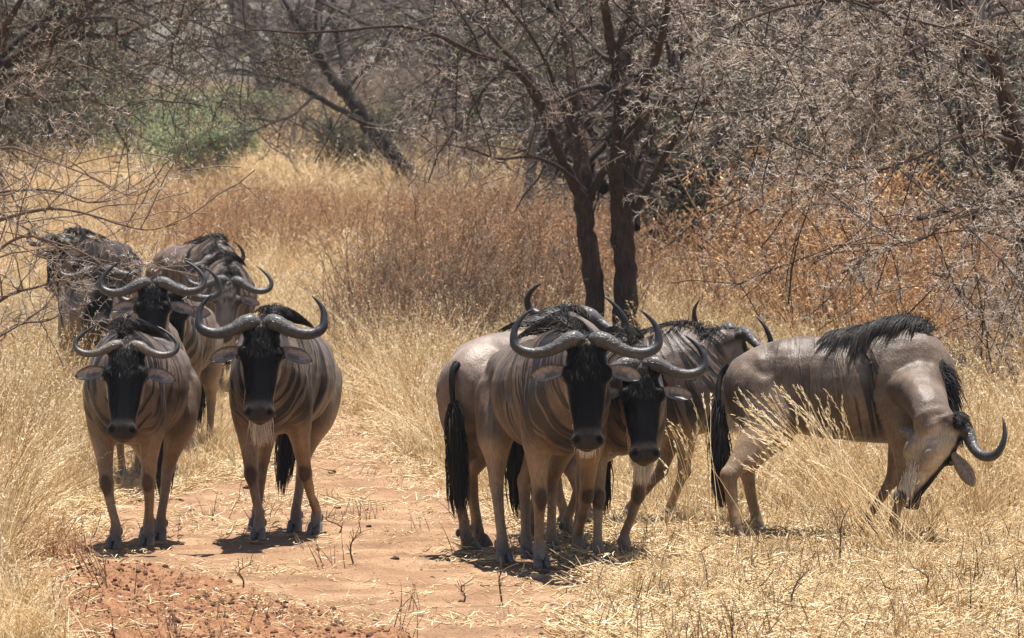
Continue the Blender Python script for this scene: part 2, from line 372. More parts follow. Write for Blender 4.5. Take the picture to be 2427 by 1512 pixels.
# bent tussocky grass: left bank, behind the cluster, right field
def d_bent(x, y, px, py):
    l = interval(py, px, [(560, -300, 2700), (700, -300, 2700), (850, -300, 2700), (885, -300, 440), (960, -300, 420), (1040, -300, 250), (1130, -300, 225), (1200, -300, 150), (1260, -300, 30), (1300, -300, -50), (1350, -300, -20), (1512, -300, 110)], 25)
    c = interval(py, px, [(905, 790, 2700), (960, 860, 2700), (1040, 930, 2700), (1100, 1000, 2700), (1120, 1100, 2700), (1180, 1480, 2700), (1260, 1600, 2700), (1380, 1750, 2700), (1560, 2100, 2700)], 40) * sstep(895, 915, py)
    q = np.maximum(l * .75, c * np.interp(py, [900, 1150, 1260, 1350, 1512], [.9, .55, .16, .07, .05]))
    q = q * (1 - .9 * dirt_mask(x, y)) * np.interp(py, [500, 700, 900], [.35, .6, 1])
    return np.clip(q * (.35 + .65 * blotch(x, y, 1.1, 47, .38, .58)), 0, 1)
P, px, py, rg = sample(15000, 26, 100, d_bent, 3, power=.6)
scatter('bent_golden_grass', 'bent_grass', P, yaw(rg, len(P), .18), rg.uniform(.6, 1.2, len(P)) * np.interp(py, [600, 1000, 1200, 1512], [1.2, 1.05, .8, .6]))
P, px, py, rg = sample(7000, 90, 330, lambda x, y, px, py: .45 + .55 * blotch(x, y, .4, 48, .4, .6), 31, power=.5)
scatter('far_golden_grass', 'bent_grass', P, yaw(rg, len(P), .18), rg.uniform(1.0, 1.9, len(P)))
# tall grass with seed heads
def d_tall(x, y, px, py):
    l = interval(py, px, [(840, -300, 150), (900, -300, 180), (1050, -300, 190), (1170, -300, 120), (1230, -300, 20)], 25) * sstep(830, 860, py)
    c = interval(py, px, [(880, 830, 1250), (1000, 940, 1150), (1080, 1010, 1090)], 30) * sstep(860, 900, py) * sstep(1110, 1060, py)
    r = interval(py, px, [(760, 1480, 2700), (900, 1500, 2700), (1100, 1600, 2700), (1220, 1760, 2700), (1290, 2180, 2700)], 40) * sstep(740, 790, py) * sstep(1300, 1180, py)
    q = .9 * l + .7 * c + r * np.interp(px, [1500, 2000, 2300], [.35, .3, .5])
    return np.clip(q * (.3 + .7 * blotch(x, y, 1.2, 53, .4, .58)), 0, 1)
P, px, py, rg = sample(5200, 30, 70, d_tall, 4, power=.6)
scatter('tall_seeding_grass', 'tall_grass', P, yaw(rg, len(P), .15), rg.uniform(.6, 1.1, len(P)))
# rust brown herb belt behind the animals
def d_rust(x, y, px, py):
    r = interval(py, px, [(560, 1560, 2700), (700, 1480, 2700), (800, 1450, 2700), (900, 1950, 2700), (1000, 2180, 2700)], 60)
    c = interval(py, px, [(640, 1000, 1560), (800, 940, 1600), (900, 900, 1480), (925, 900, 1100)], 50)
    far_ = sstep(700, 620, py) * sstep(455, 480, py) * interval(py, px, [(450, 300, 1700), (700, 300, 1100)], 120) * .8
    return np.clip((np.maximum(r, c * .62) * sstep(1010, 950, py) + far_) * (.10 + .90 * blotch(x, y, .8, 61, .44, .56)), 0, 1)
P, px, py, rg = sample(6500, 44, 130, d_rust, 5, power=.7)
hh = np.interp(py, [480, 640, 760, 900, 1000], [.55, 1.1, 1.35, 1.05, .8]) * (1 + .65 * sstep(1650, 1800, px) * sstep(2250, 2050, px) + .25 * sstep(2000, 2200, px))
sc_ = rg.uniform(.65, 1.2, len(P)) * hh; rt_ = yaw(rg, len(P), .1); og = rg.random(len(P)) < sstep(1560, 1760, px) * .75
scatter('rust_brown_herbs', 'rust_herb', P[~og], rt_[~og], sc_[~og])
scatter('orange_gold_herbs', 'orange_herb', P[og], rt_[og], sc_[og])
P, px, py, rg = sample(1500, 44, 66, lambda x, y, px, py: interval(py, px, [(700, 960, 1420), (800, 800, 1430), (930, 820, 1300)], 40) * sstep(945, 900, py) * (.2 + .8 * blotch(x, y, 1.5, 63, .45, .55)), 7)
scatter('bare_upright_stems', 'bare_stems', P, yaw(rg, len(P), .12), rg.uniform(.6, 1.35, len(P)))
# grey brown twiggy brush: below the main tree, and all through the middle distance
def d_grey(x, y, px, py):
    c = interval(py, px, [(700, 950, 1480), (850, 840, 1420), (930, 840, 1200)], 60) * sstep(950, 900, py) * 1.3
    rr = interval(py, px, [(600, 1600, 2700), (930, 2200, 2700)], 80) * .35
    fr = sstep(520, 440, py) * np.where(px < 1250, .12, .7)
    m = 0
    return np.clip((c + rr + fr + m) * (.15 + .85 * blotch(x, y, .6, 67, .44, .58)), 0, 1)
P, px, py, rg = sample(4200, 44, 230, d_grey, 6, power=.8)
scatter('grey_brown_brush', 'grey_brush', P, yaw(rg, len(P), .1), rg.uniform(.6, 1.4, len(P)) * np.interp(py, [300, 480, 560, 900], [2.0, 1.3, 1.0, 1.15]))
# ------------------------------------------------------------------ thorn trees
def bark(name, dark, light, sc=9):
    m, nt, b = mat_new(name); L = nt.links.new
    tc = N_(nt, 'ShaderNodeTexCoord'); mp = N_(nt, 'ShaderNodeMapping'); mp.inputs['Scale'].default_value = (1, 1, .28); L(tc.outputs['Object'], mp.inputs['Vector'])
    n = N_(nt, 'ShaderNodeTexNoise'); n.inputs['Scale'].default_value = sc * 3; n.inputs['Detail'].default_value = 6; n.inputs['Distortion'].default_value = .8; L(mp.outputs[0], n.inputs['Vector'])
    n2 = N_(nt, 'ShaderNodeTexNoise'); n2.inputs['Scale'].default_value = 1.5; L(tc.outputs['Object'], n2.inputs['Vector'])
    r = ramp(nt, [(.30, dark), (.52, tuple((a + c) / 2 for a, c in zip(dark, light))), (.72, light)], n.outputs['Fac'])
    r2 = ramp(nt, [(.35, (.75, .7, .68)), (.65, (1.2, 1.15, 1.1))], n2.outputs['Fac'])
    L(mixc(nt, 1.0, r.outputs['Color'], r2.outputs['Color'], 'MULTIPLY'), b.inputs['Base Color']); b.inputs['Roughness'].default_value = .9; b.inputs['Specular IOR Level'].default_value = .15
    bu = N_(nt, 'ShaderNodeBump'); bu.inputs['Distance'].default_value = .03; bu.inputs['Strength'].default_value = .9; L(n.outputs['Fac'], bu.inputs['Height']); L(bu.outputs[0], b.inputs['Normal'])
    return m
M_BARK = bark('rough_dark_bark', (.016, .010, .008), (.070, .043, .031))
M_BARKD = bark('blackish_bark', (.010, .008, .008), (.035, .028, .026))
M_BARKG = bark('grey_bark', (.07, .058, .055), (.19, .165, .15))
M_TWIG = strand_mat('brown_twigs', [(0, (.025, .015, .011)), (.5, (.085, .052, .036)), (1, (.21, .14, .095))], .75, .3, 0, .6)
M_TWIGL = strand_mat('light_brown_twigs', [(0, (.075, .050, .036)), (.5, (.20, .143, .102)), (1, (.38, .295, .22))], .7, .3, 0, .6)
M_DARKBR = strand_mat('dark_branch', [(0, (.014, .009, .008)), (.5, (.045, .029, .022)), (1, (.10, .07, .052))], .8, .3, 0, .6)
M_TWIGF = strand_mat('mauve_grey_far_twigs', [(0, (.030, .023, .022)), (.5, (.085, .066, .060)), (1, (.20, .16, .14))], .8, .5, 0, .25)
M_THORN = strand_mat('white_thorns', [(0, (.32, .24, .18)), (.5, (.55, .47, .40)), (1, (.82, .78, .73))], .4)
M_LEAF = strand_mat('olive_small_leaves', [(0, (.030, .038, .014)), (.5, (.075, .088, .032)), (1, (.17, .17, .07))], .6, .5, .3, .5)
M_GREEN = strand_mat('fresh_green_leaves', [(0, (.14, .18, .08)), (.5, (.27, .33, .15)), (1, (.42, .48, .25))], .6, .4, .35, .5)

def sub_branches(rng, P, Rr, m, lr, K=5, t0=.25, up=.25, wob=.16, spread=.9, rr=.55, rmin=.003, flat=0.0, drop=0.0):
    """m children on each polyline of P; returns new polylines, radii"""
    N, Kp, _ = P.shape; i = np.repeat(np.arange(N), m); n = len(i)
    s = (t0 + (1 - t0) * rng.random(n)) * (Kp - 1.001); k = s.astype(int); f = (s - k)[:, None]
    b0 = P[i, k] * (1 - f) + P[i, k + 1] * f; r0 = (Rr[i, k] * (1 - f[:, 0]) + Rr[i, k + 1] * f[:, 0]) * rr
    par = unit(P[i, k + 1] - P[i, k]); ln = np.linalg.norm(P[i, 1:] - P[i, :-1], axis=2).sum(1)
    rd = unit(rng.normal(0, 1, (n, 3)) * np.array([1, 1, 1 - flat])); d = unit(par * (1 - spread * .55) + rd * spread + np.array([0, 0, up]))
    L = ln * lr * rng.uniform(.55, 1.25, n); Q = np.empty((n, K, 3)); Q[:, 0] = b0
    for q in range(1, K):
        d = unit(d + rng.normal(0, wob, (n, 3)) + np.array([0, 0, up * .15 - drop * q / K])); Q[:, q] = Q[:, q - 1] + d * (L / (K - 1))[:, None]
    R2 = np.maximum(r0[:, None] * np.linspace(1, .35, K)[None], rmin)
    return Q, R2
def twig_sprays(rng, P, Rr, m, length, K=4, rad=.003, spread=1.0, zig=.32, drop=.0):
    N, Kp, _ = P.shape; i = np.repeat(np.arange(N), m); n = len(i)
    s = rng.random(n) * (Kp - 1.001); k = s.astype(int); f = (s - k)[:, None]; b0 = P[i, k] * (1 - f) + P[i, k + 1] * f; par = unit(P[i, k + 1] - P[i, k])
    d = unit(par * .5 + rng.normal(0, 1, (n, 3)) * spread * .6 + (0, 0, .1)); L = length * rng.uniform(.4, 1.4, n); Q = np.empty((n, K, 3)); Q[:, 0] = b0
    for q in range(1, K):
        d = unit(d + rng.normal(0, zig, (n, 3)) + (0, 0, -drop)); Q[:, q] = Q[:, q - 1] + d * (L / (K - 1))[:, None]
    return Q, np.tile(np.linspace(rad, rad * .45, K), (n, 1))
def thorns(rng, P, m, l=.05, r=.0016):
    N, Kp, _ = P.shape; i = np.repeat(np.arange(N), m); n = len(i); s = rng.random(n) * (Kp - 1.001); k = s.astype(int); f = (s - k)[:, None]
    b0 = P[i, k] * (1 - f) + P[i, k + 1] * f; par = unit(P[i, k + 1] - P[i, k]); rd = rng.normal(0, 1, (n, 3)); rd = unit(rd - (rd * par).sum(1, keepdims=True) * par + par * .35)
    L = l * rng.uniform(.5, 1.3, n)[:, None]; return np.stack([b0, b0 + rd * L], 1), np.tile([r, r * .25], (n, 1))
def leaves(rng, P, m, l=.02, w=.006, jit=.04):
    N, Kp, _ = P.shape; i = np.repeat(np.arange(N), m); n = len(i); s = rng.random(n) * (Kp - 1.001); k = s.astype(int); f = (s - k)[:, None]
    b0 = P[i, k] * (1 - f) + P[i, k + 1] * f + rng.normal(0, jit, (n, 3)); d = unit(rng.normal(0, 1, (n, 3))) * l * rng.uniform(.6, 1.4, n)[:, None]
    return np.stack([b0, b0 + d * .5, b0 + d], 1), np.tile([w * .15, w, w * .15], (n, 1))
def limb_mesh(name, pts, mat, parent, off, n=None, sides=10, rough=.10, rng=None, K=None):
    """pts rows: x, y, z, radius (world); returns resampled polyline"""
    pts = np.asarray(pts, float); n = n or max(10, 5 * len(pts)); c = catmull(pts, n); rng = rng or np.random.default_rng(1)
    c[1:-1, :3] += rng.normal(0, .25, (n - 2, 3)) * c[1:-1, 3:4] * .45
    r = np.maximum(c[:, 3], .004) * (1 + rng.normal(0, rough * .5, n))
    V, F, i = tubes((c[:, :3] - off)[None], r[None], sides)
    link(name, mesh_np(name, V, F, mat, attrs={'rnd': np.full(len(V), .5)}), parent)
    return c[:, :3], r
def crown_on(rng, limbs, off, parent, spec, mtwig, mthorn=M_THORN, mleaf=None, rmin=.004, far=False):
    """grow branches, twigs, thorns, leaves on the limbs and link them as joined parts"""
    P0 = np.stack([catmull(np.column_stack([l, r]), 9) for l, r in limbs]); Rr = np.maximum(P0[..., 3], .004); P0 = P0[..., :3] - off
    P1, R1 = sub_branches(rng, P0, Rr, spec['m1'], spec.get('l1', .5), 6, spec.get('t0', .3), spec.get('up', .25), .16, .9, .6, rmin * 2, spec.get('flat', 0), spec.get('drop', 0))
    P2, R2 = sub_branches(rng, P1, R1, spec['m2'], spec.get('l2', .5), 5, .15, spec.get('up', .25) * .6, .2, 1.0, .6, rmin * 1.4, spec.get('flat', 0), spec.get('drop', 0))
    P3, R3 = twig_sprays(rng, P2, R2, spec['m3'], spec.get('tl', .45), 4, rmin, 1.0, .3, spec.get('drop', 0) * .5)
    zm = spec.get('zmin')
    a = Acc(); a.tube(P1, R1, 4, rng.random(len(P1)) * .4); a.tube(P2, R2, 3, rng.random(len(P2)) * .6)
    o = link('branches', a.mesh('branches', spec.get('mbranch', mtwig)), parent); o['kind'] = 'stuff'
    a = Acc(); a.tube(P3, R3, 3, rng=rng); 
    if spec.get('m4'):
        P4, R4 = twig_sprays(rng, P3, R3, spec['m4'], spec.get('tl', .45) * .45, 3, rmin * .75, 1.2, .3); a.tube(P4, R4, 3, rng=rng)
    else: P4 = P3
    o = link('twigs', a.mesh('twigs', mtwig), parent); o['kind'] = 'stuff'
    if spec.get('th'):
        a = Acc(); q, r = thorns(rng, P3, spec['th'], spec.get('thl', .055), spec.get('thr', .0019)); a.tube(q, r, 3, rng=rng)
        if spec.get('m4'): q, r = thorns(rng, P4, max(1, spec['th'] // 2), spec.get('thl', .055), spec.get('thr', .0019)); a.tube(q, r, 3, rng=rng)
        o = link('thorns', a.mesh('thorns', mthorn), parent); o['kind'] = 'stuff'
    if spec.get('lf') and mleaf:
        a = Acc(); q, r = leaves(rng, P3, spec['lf'], spec.get('ll', .03), spec.get('lw', .008), spec.get('lj', .05)); a.tube(q, r, 3, rng=rng)
        o = link('foliage', a.mesh('foliage', mleaf), parent); o['kind'] = 'stuff'
def PW(rows, base_d):
    """rows of (px, py, distance offset, diameter in px) -> world x, y, z, radius"""
    out = []
    for px, py, dd, wpx in rows:
        d = base_d + dd; w_ = W(px, py, d); out.append((*w_, wpx * d / FPX / 2 * (1.14 if wpx > 9 else 1.0) * (1.12 if base_d > 100 else 1.0)))
    return out
def ground_off(px, d): 
    x = (px - CX) / FPX * d; return np.array([x, d, float(gz(x, d))])

# ---- the main multi-stemmed tree, about 60 m away
D = 60.0; off = ground_off(1440, D); main = empty('thorn_tree', tuple(off)); rg = np.random.default_rng(5)
tag(main, 'tall dark multi-stemmed thorn tree rising behind the right cluster, its stems fanning out', 'tree')
base_y = HY + FPX * (CH - off[2]) / D + 12
st1 = PW([(1418, base_y, -.1, 56), (1413, 760, 0, 46), (1405, 640, 0, 42), (1388, 520, 0, 41), (1381, 440, 0, 42), (1374, 330, .1, 31), (1362, 220, .2, 26), (1345, 110, .4, 23), (1325, 10, .5, 19), (1300, -120, .6, 13), (1290, -260, .6, 6)], D)
st2 = PW([(1492, base_y, .1, 66), (1488, 760, 0, 54), (1480, 620, 0, 50), (1478, 500, 0, 48), (1480, 430, 0, 45), (1484, 330, .2, 36), (1480, 240, .2, 34), (1478, 140, .3, 30), (1495, 40, .4, 25), (1500, -100, .5, 17), (1520, -260, .5, 7)], D)
st3 = PW([(1470, 560, .1, 36), (1459, 430, -.2, 31), (1462, 330, -.4, 27), (1470, 240, -.6, 26), (1458, 150, -.8, 24), (1440, 50, -1.0, 20), (1420, -80, -1.2, 13), (1400, -220, -1.3, 6)], D)
st4 = PW([(1500, 540, .1, 34), (1508, 420, .5, 27), (1540, 320, .9, 22), (1578, 220, 1.2, 20), (1610, 140, 1.4, 17), (1640, 70, 1.5, 14), (1680, -40, 1.6, 10), (1720, -150, 1.6, 5)], D)
st5 = PW([(1392, 500, -.1, 27), (1352, 420, -.5, 23), (1318, 350, -.9, 19), (1285, 260, -1.3, 17), (1240, 185, -1.6, 15), (1190, 150, -1.9, 13), (1120, 125, -2.2, 11), (1040, 85, -2.6, 9), (940, 62, -3.0, 8), (820, 72, -3.3, 7), (700, 78, -3.6, 6), (600, 72, -3.9, 4), (490, 95, -4.2, 2.5)], D)
st6 = PW([(1398, 470, .1, 25), (1368, 380, .5, 21), (1338, 300, .9, 18), (1290, 230, 1.4, 15), (1240, 160, 1.7, 13), (1180, 105, 2.0, 11), (1120, 40, 2.3, 9), (1040, -40, 2.6, 6), (960, -90, 2.8, 3)], D)
st7 = PW([(1385, 455, -.1, 15), (1330, 400, -1.0, 10), (1260, 372, -1.6, 8), (1180, 376, -2.2, 6), (1110, 352, -2.7, 4), (1040, 345, -3.0, 2.5), (985, 380, -3.2, 1.5)], D)
st8 = PW([(1432, 450, .1, 25), (1405, 380, .6, 20), (1392, 300, 1.0, 16), (1402, 200, 1.4, 13), (1400, 100, 1.6, 11), (1392, 0, 1.8, 9), (1385, -120, 2, 4)], D)
st9 = PW([(1505, 500, 0, 20), (1560, 400, -.9, 14), (1620, 300, -1.8, 11), (1700, 210, -2.6, 9), (1790, 130, -3.2, 8), (1880, 60, -3.7, 6), (1960, 0, -4, 4)], D)
st10 = PW([(1484, 350, 0, 24), (1520, 250, -.6, 19), (1552, 150, -1, 17), (1575, 60, -1.3, 14), (1590, -40, -1.5, 11), (1620, -200, -1.7, 5)], D)
st11 = PW([(1374, 330, 0, 14), (1330, 240, -.8, 10), (1290, 140, -1.4, 8), (1240, 60, -2, 7), (1170, -20, -2.4, 5), (1100, -80, -2.6, 3)], D)
limbs = []
for nm, s in zip(['stem'] * 4 + ['limb'] * 7, [st1, st2, st3, st4, st5, st6, st7, st8, st9, st10, st11]):
    limbs.append(limb_mesh(nm, s, M_BARK, main, off, rng=rg))
crown_on(rg, [limbs[4], limbs[6]], off, main, dict(m1=8, m2=3, m3=4, m4=1, l1=.22, l2=.45, tl=.28, th=6, up=.05, t0=.35, drop=.15, thl=.05, mbranch=M_DARKBR), M_TWIGL, rmin=.0032)
crown_on(rg, limbs[:4] + [limbs[5]] + limbs[7:], off, main, dict(m1=9, m2=5, m3=4, m4=1, l1=.34, l2=.45, tl=.34, th=4, up=.18, t0=.32, drop=.12, thl=.062, thr=.0023, mbranch=M_DARKBR), M_TWIG, rmin=.0036)

# ---- tree just outside the right edge, limbs reaching into the picture
D = 50.0; off = ground_off(2500, D); rt = empty('thorn_tree', tuple(off)); rg = np.random.default_rng(6)
tag(rt, 'thorn tree at the right edge with pale thorny twigs sweeping down over the rusty herbs', 'tree')
by = HY + FPX * (CH - off[2]) / D + 12
ss = [PW([(2500, by, 0, 80), (2475, 800, 0, 70), (2445, 620, 0, 58), (2428, 480, 0, 50), (2405, 340, 0, 40), (2380, 220, 0, 34), (2345, 120, 0, 30), (2300, 50, 0, 28), (2255, -20, 0, 25), (2200, -120, 0, 17), (2140, -220, 0, 8)], D),
      PW([(2450, 640, 0, 40), (2470, 420, .6, 34), (2490, 250, 1.0, 28), (2500, 60, 1.2, 22), (2520, -160, 1.4, 10)], D),
      PW([(2255, -20, 0, 20), (2170, -10, -1, 13), (2070, 5, -1.8, 11), (1960, 2, -2.4, 9), (1850, 20, -2.9, 7), (1740, 60, -3.2, 5), (1650, 110, -3.5, 3)], D),
      PW([(2345, 120, 0, 15), (2260, 90, -1.0, 10), (2180, 110, -1.8, 8), (2110, 150, -2.4, 7), (2040, 220, -2.9, 5), (1960, 310, -3.2, 3.5), (1890, 400, -3.4, 2)], D),
      PW([(2405, 340, 0, 15), (2330, 320, -1, 10), (2250, 330, -1.9, 8), (2180, 370, -2.5, 6), (2090, 400, -3, 4), (2000, 395, -3.4, 2.5), (1900, 430, -3.6, 1.5)], D),
      PW([(2428, 480, 0, 13), (2380, 470, -.8, 9), (2330, 500, -1.4, 7), (2260, 520, -2, 6), (2180, 570, -2.6, 4), (2090, 590, -3, 2.5), (2010, 620, -3.2, 1.5)], D),
      PW([(2428, 480, 0, 11), (2405, 540, -.7, 8), (2370, 620, -1.1, 6), (2340, 680, -1.4, 4.5), (2330, 760, -1.6, 3)], D),
      PW([(2070, 5, -1.8, 7), (2088, 90, -2.1, 5.5), (2082, 170, -2.3, 5), (2070, 250, -2.4, 4), (2078, 330, -2.5, 2.5)], D),
      PW([(2380, 220, 0, 14), (2320, 200, 1.2, 10), (2230, 220, 2.4, 8), (2120, 260, 3.4, 6), (2000, 250, 4.2, 4), (1880, 280, 4.8, 2.5)], D),
      PW([(2300, 50, 0, 16), (2220, 60, 1.4, 11), (2120, 40, 2.6, 9), (2000, 60, 3.6, 7), (1870, 90, 4.6, 4), (1750, 150, 5.2, 2.5)], D)]
limbs = []
for i, s in enumerate(ss): limbs.append(limb_mesh('stem' if i < 2 else 'limb', s, M_BARK, rt, off, rng=rg))
crown_on(rg, limbs, off, rt, dict(m1=12, m2=6, m3=5, m4=1, l1=.34, l2=.42, tl=.30, th=5, up=.0, t0=.2, drop=.16, thl=.065, thr=.0023, mbranch=M_DARKBR), M_TWIGL, rmin=.0034)

# ---- tree just outside the left edge, dark arching limbs in the top left corner
D = 62.0; off = ground_off(-260, D); lt = empty('thorn_tree', tuple(off)); rg = np.random.default_rng(7)
tag(lt, 'thorn tree off the left edge whose dark arching limbs cross the top left corner', 'tree')
by = HY + FPX * (CH - off[2]) / D + 12
ss = [PW([(-260, by, 0, 80), (-240, 650, 0, 62), (-190, 450, 0, 52), (-120, 300, 0, 44), (-50, 200, 0, 36), (20, 150, 0, 26), (90, 110, -.3, 22), (150, 60, -.6, 19), (220, 10, -.9, 15), (300, -60, -1.2, 9), (360, -150, -1.4, 4)], D),
      PW([(-120, 300, 0, 34), (-40, 215, .8, 26), (40, 160, 1.3, 20), (95, 115, 1.6, 17), (180, 82, 1.9, 14), (270, 88, 2.2, 12), (340, 60, 2.6, 10), (410, 40, 3, 7), (480, 20, 3.3, 4)], D),
      PW([(-190, 450, 0, 36), (-210, 260, 1, 30), (-180, 60, 2, 24), (-120, -120, 2.4, 12)], D),
      PW([(40, 160, 1.3, 12), (110, 170, 1.0, 9), (200, 155, .6, 8), (290, 175, .2, 6), (360, 150, -.2, 4), (430, 170, -.6, 2.5)], D),
      PW([(-50, 200, 0, 20), (0, 90, -.9, 16), (40, 20, -1.4, 13), (90, -60, -1.8, 8), (120, -160, -2, 4)], D),
      PW([(340, 60, 2.6, 7), (420, 100, 2.4, 5), (500, 110, 2.1, 4), (590, 150, 1.8, 2.5), (680, 130, 1.6, 1.5)], D),
      PW([(-50, 200, 0, 14), (40, 215, -1, 9), (120, 240, -1.7, 7), (210, 235, -2.3, 5), (290, 265, -2.8, 3), (350, 250, -3.1, 1.8)], D)]
limbs = []
for i, s in enumerate(ss): limbs.append(limb_mesh('stem' if i in (0, 2) else 'limb', s, M_BARK, lt, off, rng=rg))
crown_on(rg, limbs, off, lt, dict(m1=10, m2=5, m3=4, m4=1, l1=.36, l2=.45, tl=.34, th=2, up=.10, t0=.25, drop=.12, lf=3, lw=.010, ll=.035, lj=.07, mbranch=M_DARKBR), M_TWIG, mleaf=M_LEAF, rmin=.0038)

# ---- bare thorn bush in the left foreground, twigs hanging before the farther animals
D = 44.0; off = ground_off(-150, D); bs = empty('thorn_bush', tuple(off)); rg = np.random.default_rng(8)
tag(bs, 'leafless thorn bush at the left edge, thin twigs arching before the farther wildebeest', 'bush')
by = HY + FPX * (CH - off[2]) / D + 8
lst = [[(-150, by, 0, 26), (-130, 800, 0, 18), (-90, 620, 0, 14), (-40, 540, -.2, 11), (40, 510, -.5, 9), (120, 495, -.8, 8), (200, 505, -1, 6), (280, 530, -1.2, 5), (350, 545, -1.4, 3), (420, 530, -1.6, 1.8)],
       [(-140, by, .2, 22), (-150, 760, .2, 16), (-110, 560, .2, 12), (-40, 470, .2, 9), (60, 450, .2, 7), (140, 455, .2, 6), (210, 480, .2, 4), (280, 470, .2, 2.5), (350, 440, .2, 1.5)],
       [(-160, by, -.2, 20), (-170, 700, -.3, 15), (-130, 480, -.5, 11), (-60, 380, -.7, 8), (20, 350, -.9, 7), (90, 370, -1.1, 5), (170, 400, -1.3, 4), (240, 430, -1.5, 2.5), (310, 470, -1.7, 1.5)],
       [(-150, by, .1, 18), (-110, 860, 0, 14), (-50, 760, -.2, 11), (20, 700, -.5, 8), (90, 680, -.8, 6), (150, 660, -1, 5), (210, 640, -1.2, 3), (250, 600, -1.3, 2)],
       [(-145, by, 0, 18), (-90, 900, .3, 13), (-30, 820, .5, 10), (40, 770, .7, 7), (110, 760, .9, 5), (160, 740, 1, 3), (200, 760, 1.1, 2)],
       [(-155, by, 0, 18), (-150, 620, .5, 13), (-90, 420, .8, 10), (-30, 280, 1, 7), (10, 220, 1.1, 5), (60, 190, 1.2, 3), (100, 230, 1.3, 1.5)],
       [(-150, by, -.1, 16), (-80, 700, -.6, 12), (-10, 600, -1, 9), (60, 560, -1.3, 7), (130, 575, -1.5, 5), (200, 600, -1.7, 3.5), (270, 650, -1.8, 2)],
       [(-150, by, -.1, 16), (-100, 560, .6, 10), (-30, 500, .9, 8), (60, 540, 1.1, 6), (130, 590, 1.2, 4.5), (180, 650, 1.3, 3), (230, 720, 1.4, 2)]]
limbs = [limb_mesh('stem', PW(s, D), M_TWIG, bs, off, rng=rg, sides=6) for s in lst]
crown_on(rg, limbs, off, bs, dict(m1=11, m2=3, m3=2, l1=.20, l2=.5, tl=.24, th=6, up=.05, t0=.22, drop=.08, thl=.05, thr=.0016), M_TWIGL, rmin=.0021)

# ---- leaning dark tree in the clearing
D = 104.0; off = ground_off(972, D); ln_ = empty('leaning_tree', tuple(off)); rg = np.random.default_rng(9)
tag(ln_, 'bare blackish tree leaning to the left in the clearing, forking high up', 'tree')
by = HY + FPX * (CH - off[2]) / D + 6
ss = [PW([(990, max(by, 470), 0, 44), (968, 425, 0, 36), (940, 380, 0, 33), (900, 325, 0, 32), (868, 290, 0, 30), (845, 252, 0, 28), (818, 218, 0, 25), (790, 190, 0, 21), (765, 150, 0, 17), (742, 115, 0, 15), (722, 75, 0, 12), (690, 30, 0, 9), (650, -40, 0, 5)], D),
      PW([(830, 232, 0, 18), (818, 175, .6, 16), (812, 130, 1, 14), (800, 80, 1.2, 12), (792, 20, 1.4, 9), (780, -60, 1.6, 6)], D),
      PW([(815, 150, .8, 10), (845, 115, 1.4, 8), (880, 90, 1.8, 6), (920, 60, 2.2, 4)], D),
      PW([(868, 290, 0, 15), (810, 262, -.6, 12), (745, 225, -1, 11), (690, 195, -1.4, 9), (630, 180, -1.8, 7), (560, 165, -2, 5), (500, 180, -2.3, 3)], D),
      PW([(765, 150, 0, 10), (725, 130, .5, 8), (690, 115, .9, 6), (655, 90, 1.2, 4), (610, 60, 1.6, 2.5)], D),
      PW([(745, 225, -1, 8), (720, 250, -1.4, 6), (690, 275, -1.8, 5), (650, 290, -2.2, 3.5), (600, 310, -2.6, 2)], D),
      PW([(818, 218, 0, 9), (860, 170, -.8, 7), (910, 130, -1.5, 5), (960, 110, -2.2, 3)], D)]
limbs = [limb_mesh('trunk' if i == 0 else 'limb', s, M_BARKD, ln_, off, rng=rg, rough=.14) for i, s in enumerate(ss)]
crown_on(rg, limbs, off, ln_, dict(m1=7, m2=5, m3=4, l1=.35, l2=.5, tl=.6, up=.15, t0=.45, mbranch=M_DARKBR), M_TWIGF, rmin=.006)
# ---- small upright dark tree right of it
D = 112.0; off = ground_off(1112, D); sm_ = empty('thorn_tree', tuple(off)); rg = np.random.default_rng(10)
tag(sm_, 'small dark forked tree standing right of the leaning tree', 'tree')
ss = [PW([(1112, 470, 0, 27), (1108, 410, 0, 25), (1112, 360, 0, 26), (1098, 310, 0, 20), (1085, 240, 0, 15), (1070, 150, 0, 10), (1050, 60, 0, 6)], D),
      PW([(1115, 380, 0, 13), (1145, 335, 0, 11), (1172, 290, 0, 9), (1190, 220, 0, 7), (1230, 130, 0, 4)], D)]
limbs = [limb_mesh('trunk' if i == 0 else 'limb', s, M_BARKD, sm_, off, rng=rg) for i, s in enumerate(ss)]
crown_on(rg, limbs, off, sm_, dict(m1=12, m2=6, m3=4, l1=.5, l2=.5, tl=.6, up=.2, t0=.3, mbranch=M_DARKBR), M_TWIGF, rmin=.006)
# ---- broken dark limb of a fallen tree right of the main tree
D = 76.0; off = ground_off(1790, D); fl_ = empty('fallen_tree', tuple(off)); rg = np.random.default_rng(11)
tag(fl_, 'dark dead trunk slanting down to the right behind the main tree', 'dead tree')
ss = [PW([(1800, 570, 0, 16), (1782, 532, 0, 17), (1752, 485, 0, 18), (1725, 430, 0, 20), (1700, 390, 0, 21), (1672, 355, 0, 15), (1630, 300, 0, 10), (1570, 230, 0, 6)], D),
      PW([(1725, 430, 0, 10), (1660, 440, -1, 6), (1600, 470, -1.6, 5), (1540, 500, -2, 3)], D),
      PW([(1700, 390, 0, 9), (1640, 370, .6, 6), (1570, 380, 1, 5), (1500, 350, 1.4, 3)], D),
      PW([(1782, 532, 0, 7), (1720, 545, -.6, 5), (1660, 535, -1, 4), (1600, 550, -1.3, 2)], D)]
limbs = [limb_mesh('trunk' if i == 0 else 'limb', s, M_BARKD, fl_, off, rng=rg) for i, s in enumerate(ss)]
